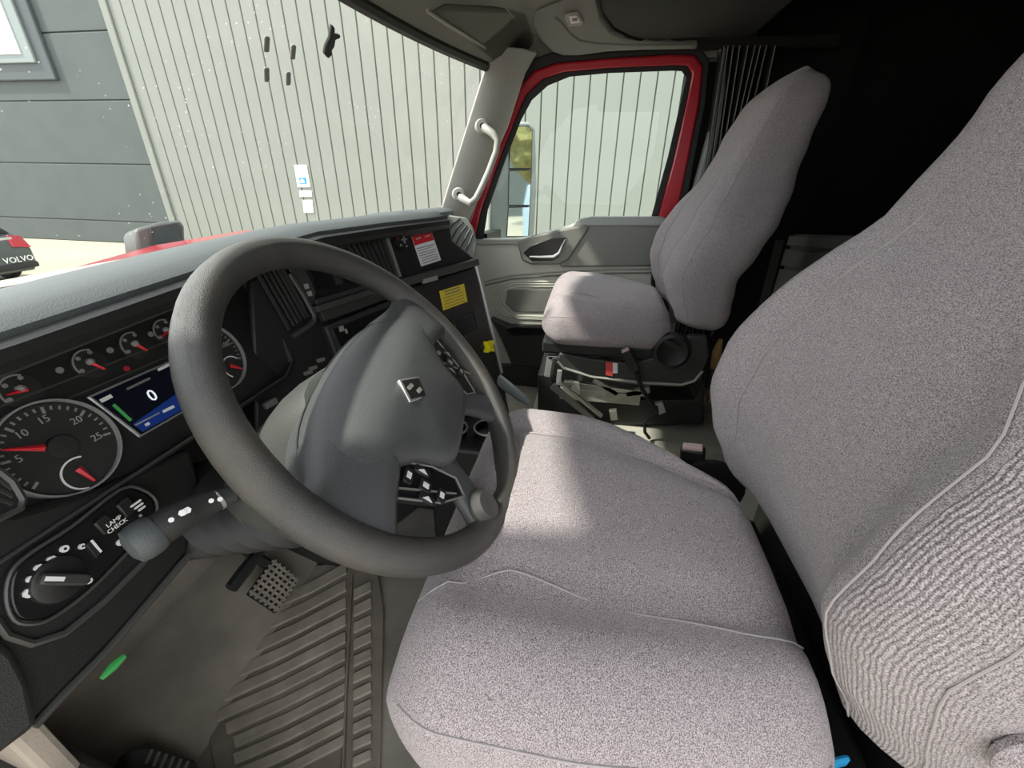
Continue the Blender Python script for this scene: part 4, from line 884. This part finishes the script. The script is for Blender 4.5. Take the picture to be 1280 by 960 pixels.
drv = build_seat('captain_chair', 'grey cloth driver seat right behind the steering wheel', (0.465, 0.0, 0.57), False)
pas = build_seat('captain_chair', 'grey cloth passenger seat with high back beside the door', (1.635, -0.03, 0.595), True)
def part(root, nm, bm, m, smooth=35, bevel=None): return mesh(nm, bm, m, root, smooth, bevel)
# passenger seat base, in world coordinates
PB = Plane((1.40, 0, 0.45), (-1, 0, 0))
part(pas, 'side_plate', prism(BM(), [PB.at(x, y) for x, y in ((700, 441), (740, 449), (792, 455), (838, 440), (862, 420), (884, 420), (887, 446), (876, 474), (855, 485), (800, 482), (740, 474), (702, 462), (696, 450))], (0.03, 0, 0)), 'charcoal', 35, 0.006)
part(pas, 'side_edge', tube(BM(), [PB.at(x, y, 0.003) for x, y in ((697, 452), (704, 460), (740, 471), (800, 478), (852, 481), (868, 476), (878, 464))], 0.005, 6), 'greyl')
part(pas, 'seat_pan', box(BM(), (1.635, -0.10, 0.448), (0.44, 0.46, 0.05)), 'black', None, 0.01)
def bar(nm, pix, w, m, X=1.44, depth=0.02):
    pl = Plane((X, 0, 0), (-1, 0, 0)); part(pas, nm, strip(BM(), pl.at(*pix[0]), pl.at(*pix[1]), w, depth, (1, 0, 0)), m, None, 0.002)
bar('slide_rail', ((700, 490), (800, 498)), 0.050, 'oldsteel'); bar('slide_rail', ((705, 478), (810, 492)), 0.020, 'steel')
bar('scissor_link', ((690, 482), (742, 524)), 0.022, 'steel', 1.40); bar('scissor_link', ((700, 478), (752, 520)), 0.012, 'oldsteel', 1.39)
bar('front_bracket', ((688, 444), (684, 470)), 0.022, 'silver'); bar('front_bracket', ((700, 462), (698, 480)), 0.018, 'silver'); bar('front_bracket', ((686, 446), (706, 446)), 0.014, 'silver')
bar('suspension_arm', ((742, 474), (772, 492)), 0.020, 'oldsteel'); bar('suspension_arm', ((782, 492), (812, 486)), 0.022, 'oldsteel'); bar('latch', ((766, 512), (768, 524)), 0.028, 'steel', 1.38)
part(pas, 'base_box', prism(BM(), [PB.at(x, y, -0.06) for x, y in ((672, 468), (690, 468), (720, 500), (870, 500), (880, 478), (880, 530), (760, 532), (672, 515))], (0.36, 0, 0)), 'black', None, 0.006)
part(pas, 'height_knob', lathe(BM(), [(0, 0), (0.018, 0), (0.016, 0.02), (0, 0.022)], PB.at(720, 482, 0.0), (-1, 0, 0)), 'tunnel')
# pedestal and floor vinyl between the seats
pd = mesh('seat_pedestal', loft(BM(), [[(x, y, z) for x, y in ((1.36-d, 0.16+d), (1.92, 0.16+d), (1.92, -0.56-d), (1.36-d, -0.56-d))] for z, d in ((0.0, 0.03), (0.13, 0.0))]), 'tunnel', None, None, 0.015)
tag(pd, 'pale worn vinyl pedestal under the passenger seat', 'pedestal')

# ================================================================== SMALL THINGS
# floor vinyl ridge between the seats
fv = mesh('floor_console', loft(BM(), [[(x, y, z) for x, y in ((0.92, -0.10+s), (1.20, -0.16+s), (1.26, -0.62), (0.88, -0.62))] for z, s in ((0.0, 0.0), (0.14, -0.03), (0.17, -0.06))]), 'tunnel', None, 40, 0.02); tag(fv, 'pale grey vinyl floor hump between the two seats', 'floor hump')
# rubber mat on the driver side with raised ribs
FZ = Plane((0, 0, 0.012), (0, 0, 1), (1, 0, 0))
mt = thing('floor_mat', 'brown-grey rubber floor mat with raised slanting ribs', 'floor mat', (0.45, 0.5, 0))
matp = [(372, 708), (470, 700), (480, 760), (474, 1000), (275, 1000), (252, 880), (250, 862), (300, 786), (335, 745)]
plate('mat_sheet', FZ, matp, -0.010, 0.0, 'mat', mt, 0.003)
for k, lx in enumerate((345, 320, 303, 286, 262, 268, 280, 290, 290, 290, 288)):
    ry = 702 + 21.5*k; rx = 433 - 0.3*k; ly = ry + 0.48*(rx-lx)
    plate('mat_rib', FZ, [(lx, ly), ((lx+rx)/2, (ly+ry)/2 + 3), (rx, ry), (rx, ry + 14), ((lx+rx)/2, (ly+ry)/2 + 17), (lx + 3, ly + 14)], 0.0, 0.007, 'ribm', mt, 0.002)
for k in range(11):
    y = 736 + 21.0*k; plate('mat_rib', FZ, [(442 - 0.2*k, y), (464, y - 11), (464, y + 2), (442 - 0.2*k, y + 13)], 0.0, 0.007, 'ribm', mt, 0.002)
mesh('mat_rib', tube(BM(), [FZ.at(440, 718, 0.003), FZ.at(433, 850, 0.003), FZ.at(428, 975, 0.003)], 0.004, 6), 'mat', mt, 60)
# footwell slope and left kick panel
fw = mesh('trim_8', loft(BM(), [[(0.16, 0.62, 0.012), (0.16, 0.86, 0.10), (0.16, 1.0, 0.34), (0.16, 1.0, 0.0), (0.16, 0.62, 0.0)], [(1.10, 0.70, 0.012), (1.10, 0.90, 0.10), (1.10, 1.0, 0.34), (1.10, 1.0, 0.0), (1.10, 0.70, 0.0)]]), 'fire', None, None, 0.01); struct(fw, 'dusty sloping footwell liner in front of the pedals', 'liner')
kp = mesh('trim_9', prism(BM(), [(0.185, 0.60, 0.02), (0.185, 0.99, 0.12), (0.185, 0.99, 0.46), (0.185, 0.62, 0.46)], (-0.03, 0, 0)), 'fire', None, None, 0.008); struct(kp, 'brown-grey kick panel beside the footwell', 'panel')
# brake pedal with grid pad
bpd = thing('brake_pedal', 'black brake pedal with a gridded pad under the column', 'pedal', (0.64, 0.72, 0.10))
PP = Plane((0.635, 0.69, 0.10), (0.0, -0.80, 0.60), (1, 0, 0))
pq = [(342, 698), (374, 724), (346, 766), (310, 742)]
pad = plate('pad', PP, pq, -0.012, 0.0, 'rubber', bpd, 0.003)
G = [PP.at(x, y, 0.002) for x, y in pq]
for k in range(7):
    t = (k+0.5)/7
    mesh('grid_bar', strip(BM(), G[0].lerp(G[3], t), G[1].lerp(G[2], t), 0.0048, 0.006, PP.n), 'ribm', pad, None)
for k in range(6):
    t = (k+0.5)/6
    mesh('grid_bar', strip(BM(), G[0].lerp(G[1], t), G[3].lerp(G[2], t), 0.0048, 0.006, PP.n), 'ribm', pad, None)
mesh('arm', tube(BM(), [(0.635, 0.71, 0.11), (0.62, 0.80, 0.22), (0.60, 0.84, 0.42)], 0.013, 8), 'rubber', bpd)
# foot rest at the door side
fr = thing('foot_rest', 'black ribbed foot rest by the door sill', 'foot rest', (0.26, 0.62, 0.05))
PF = Plane((0.25, 0.62, 0.10), (0.05, -0.55, 0.83), (1, 0, 0))
plate('pad', PF, [(150, 945), (162, 930), (186, 925), (246, 948), (265, 990), (140, 990)], -0.10, 0.0, 'charcoal', fr, 0.012)
for k in range(6): mesh('tread_rib', tube(BM(), [PF.at(182+k*9, 955+k*3, 0.001), PF.at(190+k*9, 937+k*3, 0.001)], 0.003, 6), 'greyd', fr)
# accelerator pedal
acc = thing('accelerator_pedal', 'black accelerator pedal right of the brake pedal', 'pedal', (0.80, 0.74, 0.05))
mesh('pad', loft(BM(), [[(0.775, 0.70, 0.03), (0.835, 0.70, 0.03), (0.835, 0.715, 0.02), (0.775, 0.715, 0.02)], [(0.775, 0.82, 0.22), (0.835, 0.82, 0.22), (0.835, 0.835, 0.21), (0.775, 0.835, 0.21)]]), 'rubber', acc, None, 0.004)
mesh('arm', tube(BM(), [(0.805, 0.82, 0.20), (0.805, 0.88, 0.34)], 0.009, 8), 'rubber', acc)

# seat belt buckles
def buckle(name, label, base, tip, pl_n, w=0.032, face='buckle'):
    r = thing(name, label, 'buckle', base); base, tip = Vector(base), Vector(tip); d = (tip-base).normalized()
    mid = tip - d*0.085
    mesh('stalk', tube(BM(), [base, base.lerp(mid, .5) + Vector((0.004, 0.01, 0)), mid], [0.007, 0.0075, 0.009], 8), 'rubber', r)
    s = d.cross(Vector(pl_n)).normalized(); up = s.cross(d)
    bm = BM(); loft(bm, [[p + s*w/2*k*x + up*0.012*k*y for x, y in ((-1, -1), (1, -1), (1, 1), (-1, 1))] for p, k in ((mid, 0.8), (mid.lerp(tip, .2), 1.0), (tip, 1.0))]); hs = mesh('housing', bm, 'black', r, 35, 0.004)
    bm = BM(); loft(bm, [[p + s*w*0.40*x + up*0.009*y for x, y in ((-1, -1), (1, -1), (1, 1), (-1, 1))] for p in (tip - d*0.004, tip + d*0.006)]); mesh('release_button', bm, face, hs, None, 0.002)
    return r
PBk = Plane((1.36, 0, 0), (-1, 0, 0))
buckle('passenger_buckle', 'black belt buckle on a stalk beside the passenger seat cushion', PBk.at(819, 512), PBk.at(782, 438), (-1, 0, 0))
PK = Plane((0.735, 0, 0), (-1, 0, 0))
bk = buckle('driver_buckle', 'black belt buckle with pale button between the driver cushion and backrest', Vector((0.735, -0.33, 0.005)), PK.at(866, 560), (-1, 0.3, 0.2), 0.045)
# belt stalk anchor cord on the floor
cd = mesh('buckle_cord', tube(BM(), [PBk.at(x, y) for x, y in ((820, 508), (822, 518), (806, 528), (806, 540), (812, 548))], 0.006, 6), 'rubber'); tag(cd, 'black cord hanging from the passenger belt buckle', 'cord')
an = mesh('belt_anchor', prism(BM(), [PBk.at(x, y, -0.03) for x, y in ((818, 502), (828, 500), (832, 512), (822, 516))], (-0.02, 0, 0)), 'silver', None, None, 0.003); tag(an, 'bright steel belt anchor below the passenger buckle', 'anchor')
tg = mesh('red_tag', prism(BM(), [PB.at(x, y, 0.006) for x, y in ((757, 452), (766, 453), (766, 470), (757, 468))], (-0.004, 0, 0)), 'pinkred', None, None); tag(tg, 'small red cloth tag hanging from the passenger seat base', 'tag')
tg2 = mesh('white_tag', prism(BM(), [PB.at(x, y, 0.006) for x, y in ((766, 453), (772, 454), (772, 466), (766, 466))], (-0.004, 0, 0)), 'white', None, None); tag(tg2, 'small white cloth tag next to the red tag', 'tag')
# driver seat support and blue strap
mesh('upper_frame', box(BM(), (0.465, -0.13, 0.41), (0.40, 0.44, 0.05)), 'black', drv, None, 0.01)
mesh('bellows', loft(BM(), [[(0.465 + (0.18 + (0.012 if k % 2 else 0))*x, -0.13 + (0.19 + (0.012 if k % 2 else 0))*y, 0.10+0.03*k) for x, y in ((-1, -1), (1, -1), (1, 1), (-1, 1))] for k in range(10)]), 'rubber', drv, None)
mesh('floor_frame', box(BM(), (0.465, -0.13, 0.06), (0.46, 0.52, 0.10)), 'black', drv, None, 0.01)
mesh('rear_link', box(BM(), (0.465, -0.37, 0.46), (0.44, 0.03, 0.16)), 'black', drv, None, 0.008)
PBl = Plane((0.30, -0.22, 0.52), (0, 0.2, 1), (1, 0, 0))
bl_ = mesh('blue_strap', prism(BM(), [PBl.at(x, y) for x, y in ((985, 958), (1060, 941), (1066, 950), (1000, 968))], (0, 0, -0.012)), 'bluec', None, None, 0.003); tag(bl_, 'bright blue strap end under the driver backrest', 'strap')
ar = mesh('armrest_pivot', lathe(BM(), [(0, 0), (0.024, 0), (0.026, 0.006), (0.020, 0.014), (0.008, 0.018), (0, 0.018)], (0.200, -0.318, 0.664), (-1, 0, 0), 24), 'fabric'); attach(ar, drv)
# wooden stick in a sleeve behind the passenger seat
PS = Plane((1.60, -0.52, 0.30), (-0.9, 0.4, 0))
stk = thing('wooden_stick', 'tan wooden stick held in a dark sleeve behind the passenger seat', 'stick', PS.at(893, 500))
mesh('shaft', tube(BM(), [PS.at(889, 502), PS.at(891, 480), PS.at(896, 440), PS.at(901, 424)], [0.016, 0.018, 0.017, 0.008], 10), 'wood', stk)
mesh('sleeve', tube(BM(), [PS.at(891, 484), PS.at(894.5, 460)], 0.030, 12), 'charcoal', stk)
# seat belt webbing strip rising by the cabinet
PSb = Plane((1.75, -0.72, 0.5), (-0.5, 0.8, 0))
wbm = thing('seat_belt', 'dark grey seat belt running down beside the sleeper cabinet', 'seat belt', PSb.at(935, 455))
mesh('webbing', strip(BM(), Vector((PSb.at(930, 470).x, PSb.at(930, 470).y, 0.0)), PSb.at(936, 452), 0.035, 0.004, PSb.n), 'webbing', wbm, None)
mesh('webbing', strip(BM(), PSb.at(936, 452), PSb.at(975, 300), 0.035, 0.004, PSb.n), 'webbing', wbm, None)
mesh('latch_plate', prism(BM(), [PSb.at(x, y, 0.003) for x, y in ((924, 448), (936, 446), (934, 462), (926, 462))], PSb.n*0.004), 'silver', wbm, None, 0.001)
# ------------------------------------------------------------------ sleeper cabinet
PCb = Plane((1.8, -0.86, 0.7), (0.02, 1, 0))
cb = thing('sleeper_cabinet', 'dark grey sleeper cabinet with lid, drawer and round latch', 'cabinet', (1.7, -1.2, 0.0))
mesh('carcass', prism(BM(), [PCb.at(x, y, -0.012) for x, y in ((955, 386), (984, 292), (1250, 300), (1250, 420), (1000, 396))], PCb.n*-0.5), 'cab', cb, None, 0.01)
plate('top_lid', PCb, [(986, 294), (1200, 302), (1200, 326), (982, 307)], -0.01, 0.012, 'cab', cb, 0.006)
dr = plate('drawer_front', PCb, [(981, 311), (1200, 330), (1200, 350), (974, 332)], -0.01, 0.006, 'cab', cb, 0.004)
mesh('latch', lathe(BM(), [(0, 0), (0.024, 0), (0.024, 0.008), (0.018, 0.014), (0.012, 0.010), (0, 0.010)], PCb.at(1073, 329, 0.006), PCb.n), 'rubber', dr)
df_ = plate('door_front', PCb, [(973, 336), (1200, 355), (1200, 405), (958, 384)], -0.01, 0.006, 'cab', cb, 0.004)
plate('finger_pull', PCb, [(1028, 352), (1090, 356), (1088, 372), (1030, 368)], 0.006, 0.009, 'charcoal', df_, 0.002)
# back-wall panels of the sleeper, barely lit
bw = mesh('trim_7', box(BM(), (1.2, -1.90, 1.05), (1.5, 0.05, 0.7)), 'darkp', None, None, 0.03); struct(bw, 'black padded panel on the sleeper back wall', 'panel')
bunk = thing('bunk', 'black bunk bed at the back of the sleeper', 'bunk', (0.95, -1.68, 0))
mesh('mattress', box(BM(), (0.95, -1.68, 0.42), (1.7, 0.40, 0.22)), 'darkp', bunk, None, 0.05)
mesh('storage_box', box(BM(), (0.95, -1.68, 0.155), (1.7, 0.38, 0.31)), 'darkp', bunk, None, 0.01)
# ------------------------------------------------------------------ curtain with upright folds
ct = thing('curtain', 'black pleated curtain bunched behind the passenger door', 'curtain', (2.0, -0.5, 0.4))
XC = 1.995; PCt = Plane((XC, 0, 0), (-1, 0, 0))
tops = [(899, 62), (905, 60), (911, 60), (918, 60), (925, 60), (935, 60), (942, 60), (950, 60), (960, 60), (972, 60)]
bots = [(872, 268), (877, 262), (882, 258), (887, 252), (892, 248), (898, 243), (904, 240), (911, 240), (919, 240), (934, 240)]
for k in range(9):
    bm = BM(); rg = []
    for t in (0, 0.35, 0.7, 1.0):
        a = PCt.at(*tops[k]).lerp(PCt.at(*bots[k]), t); b = PCt.at(*tops[k+1]).lerp(PCt.at(*bots[k+1]), t); a.x = b.x = XC
        m_ = a.lerp(b, 0.5) + Vector((-0.035, 0.004*sin(3*t+k), 0))
        if t == 1.0:
            for q in (a, b, m_): q.z = 0.35
        rg.append([a + Vector((0.02, 0, 0)), a, a.lerp(m_, .55) + Vector((-0.008, 0, 0)), m_, b.lerp(m_, .55) + Vector((-0.008, 0, 0)), b, b + Vector((0.02, 0, 0))])
    loft(bm, rg); f = mesh('fold', bm, 'curtain', ct, 60)
    mesh('fold_highlight', tube(BM(), [r[3] + Vector((-0.001, 0, 0)) for r in rg], 0.0022, 5), 'curtglint', f)  # pale tube stands in for the highlight along each fold
cr = mesh('curtain_track', strip(BM(), (1.985, -0.30, 1.425), (1.985, -0.78, 1.425), 0.03, 0.03, (0, 0, 1)), 'dark', ct, None)

# ------------------------------------------------------------------ yard behind, seen in the door mirror
van = thing('parked_van', 'pale blue parked van standing behind the truck', 'van', (7.2, -11.5, GZ))
bm = BM(); loft(bm, [[(x, y, GZ+z) for x, z in ((6.2, 0.35), (8.2, 0.35), (8.2, 1.5), (8.0, zt), (6.4, zt), (6.2, 1.5))] for y, zt in ((-9.4, 1.2), (-9.6, 1.5), (-10.6, 2.3), (-14.6, 2.35))]); mesh('body', bm, mat('van_paint', (0.32, 0.42, 0.48), 0.4), van, 40, 0.04)
mesh('windscreen', prism(BM(), [(6.45, -9.62, GZ+1.55), (7.95, -9.62, GZ+1.55), (7.9, -10.42, GZ+2.2), (6.5, -10.42, GZ+2.2)], (0, 0.05, 0.05)), 'satin', van, None)
mesh('bumper', box(BM(), (7.2, -9.36, GZ+0.5), (2.0, 0.12, 0.3)), 'rubber', van, None, 0.03)
for sx in (6.3, 8.1):
    for yy in (-10.3, -13.6): mesh('tyre', lathe(BM(), [(0.1, -0.1), (0.32, -0.1), (0.35, 0), (0.32, 0.1), (0.1, 0.1)], (sx, yy, GZ+0.35), (1, 0, 0)), 'rubber', van)
    mesh('headlamp', box(BM(), (6.5 if sx < 7 else 7.9, -9.37, GZ+0.95), (0.3, 0.08, 0.2)), 'white', van, None, 0.02)
tree = thing('yard_tree', 'broad olive tree standing behind the parked van', 'tree', (11.0, -24.0, GZ))
mesh('trunk', tube(BM(), [(11.0, -24.0, GZ), (11.1, -24.0, 0.8), (10.9, -24.1, 2.5)], [0.30, 0.22, 0.14], 8), 'wood', tree)
bm = BM(); bmesh.ops.create_icosphere(bm, subdivisions=4, radius=1.0)
for v in bm.verts:
    d = v.co.copy(); r = 1 + 0.16*sin(7*d.x+2)*sin(6*d.y)*sin(8*d.z+1) + random.uniform(-0.07, 0.07)
    v.co = Vector((11.0 + d.x*3.4*r, -24.0 + d.y*3.4*r, 3.6 + d.z*2.6*r))
mesh('crown', bm, mat('leaves', (0.10, 0.11, 0.03), 0.8, noise=(6, (0.22, 0.18, 0.06), 0.4, 0.65)), tree, None)

wh = thing('added_warehouse', 'long grey building added behind the truck to cover bright sky in the mirror', 'building', (14, -36, GZ))  # unseen building, added to cover bright sky in the door mirror
mesh('wall', box(BM(), (14, -38, GZ+2.6), (44, 4, 5.2)), 'gdoor', wh, None)
mesh('roof', loft(BM(), [[(x, y, GZ+z) for y, z in ((-35.8, 5.2), (-40.2, 5.2), (-38, 6.0))] for x in (-8.2, 36.2)]), 'gdoord', wh, None)
for k in range(5): mesh('dock_door', box(BM(), (2+6*k, -35.97, GZ+1.6), (3.2, 0.1, 3.2)), 'plank', wh, None)

ch = thing('cup_holder', 'black double cup holder with pale rims right of the steering wheel', 'cup holder', (0.93, 0.27, 0))
mesh('body', box(BM(), (0.93, 0.26, 0.19), (0.17, 0.20, 0.38)), 'black', ch, None, 0.01)
for x, y in ((0.91, 0.31), (0.93, 0.215)):
    c = mesh('cup', lathe(BM(), [(0.001, 0.0), (0.040, 0.0), (0.040, 0.018), (0.036, 0.018), (0.033, 0.004), (0.001, 0.002)], (x, y, 0.38), (0, 0, 1), 24), 'satin', ch)
    mesh('rim', tube(BM(), [(x+0.0395*cos(k*pi/12), y+0.0395*sin(k*pi/12), 0.399) for k in range(24)], 0.003, 6, closed=True), 'silver', c)
lvb = thing('floor_lever', 'pale grey lever sticking out beside the centre console', 'lever', at_x(618, 472, 1.26))
mesh('handle', tube(BM(), [at_x(612, 466, 1.26), at_x(634, 483, 1.22), at_x(652, 497, 1.18), at_x(662, 505, 1.16)], [0.020, 0.018, 0.015, 0.008], 10), 'chrome', lvb)
mesh('boss', lathe(BM(), [(0.001, 0), (0.03, 0), (0.026, 0.03), (0.001, 0.032)], at_x(610, 464, 1.275), (-0.3, -0.9, -0.1)), 'rubber', lvb)
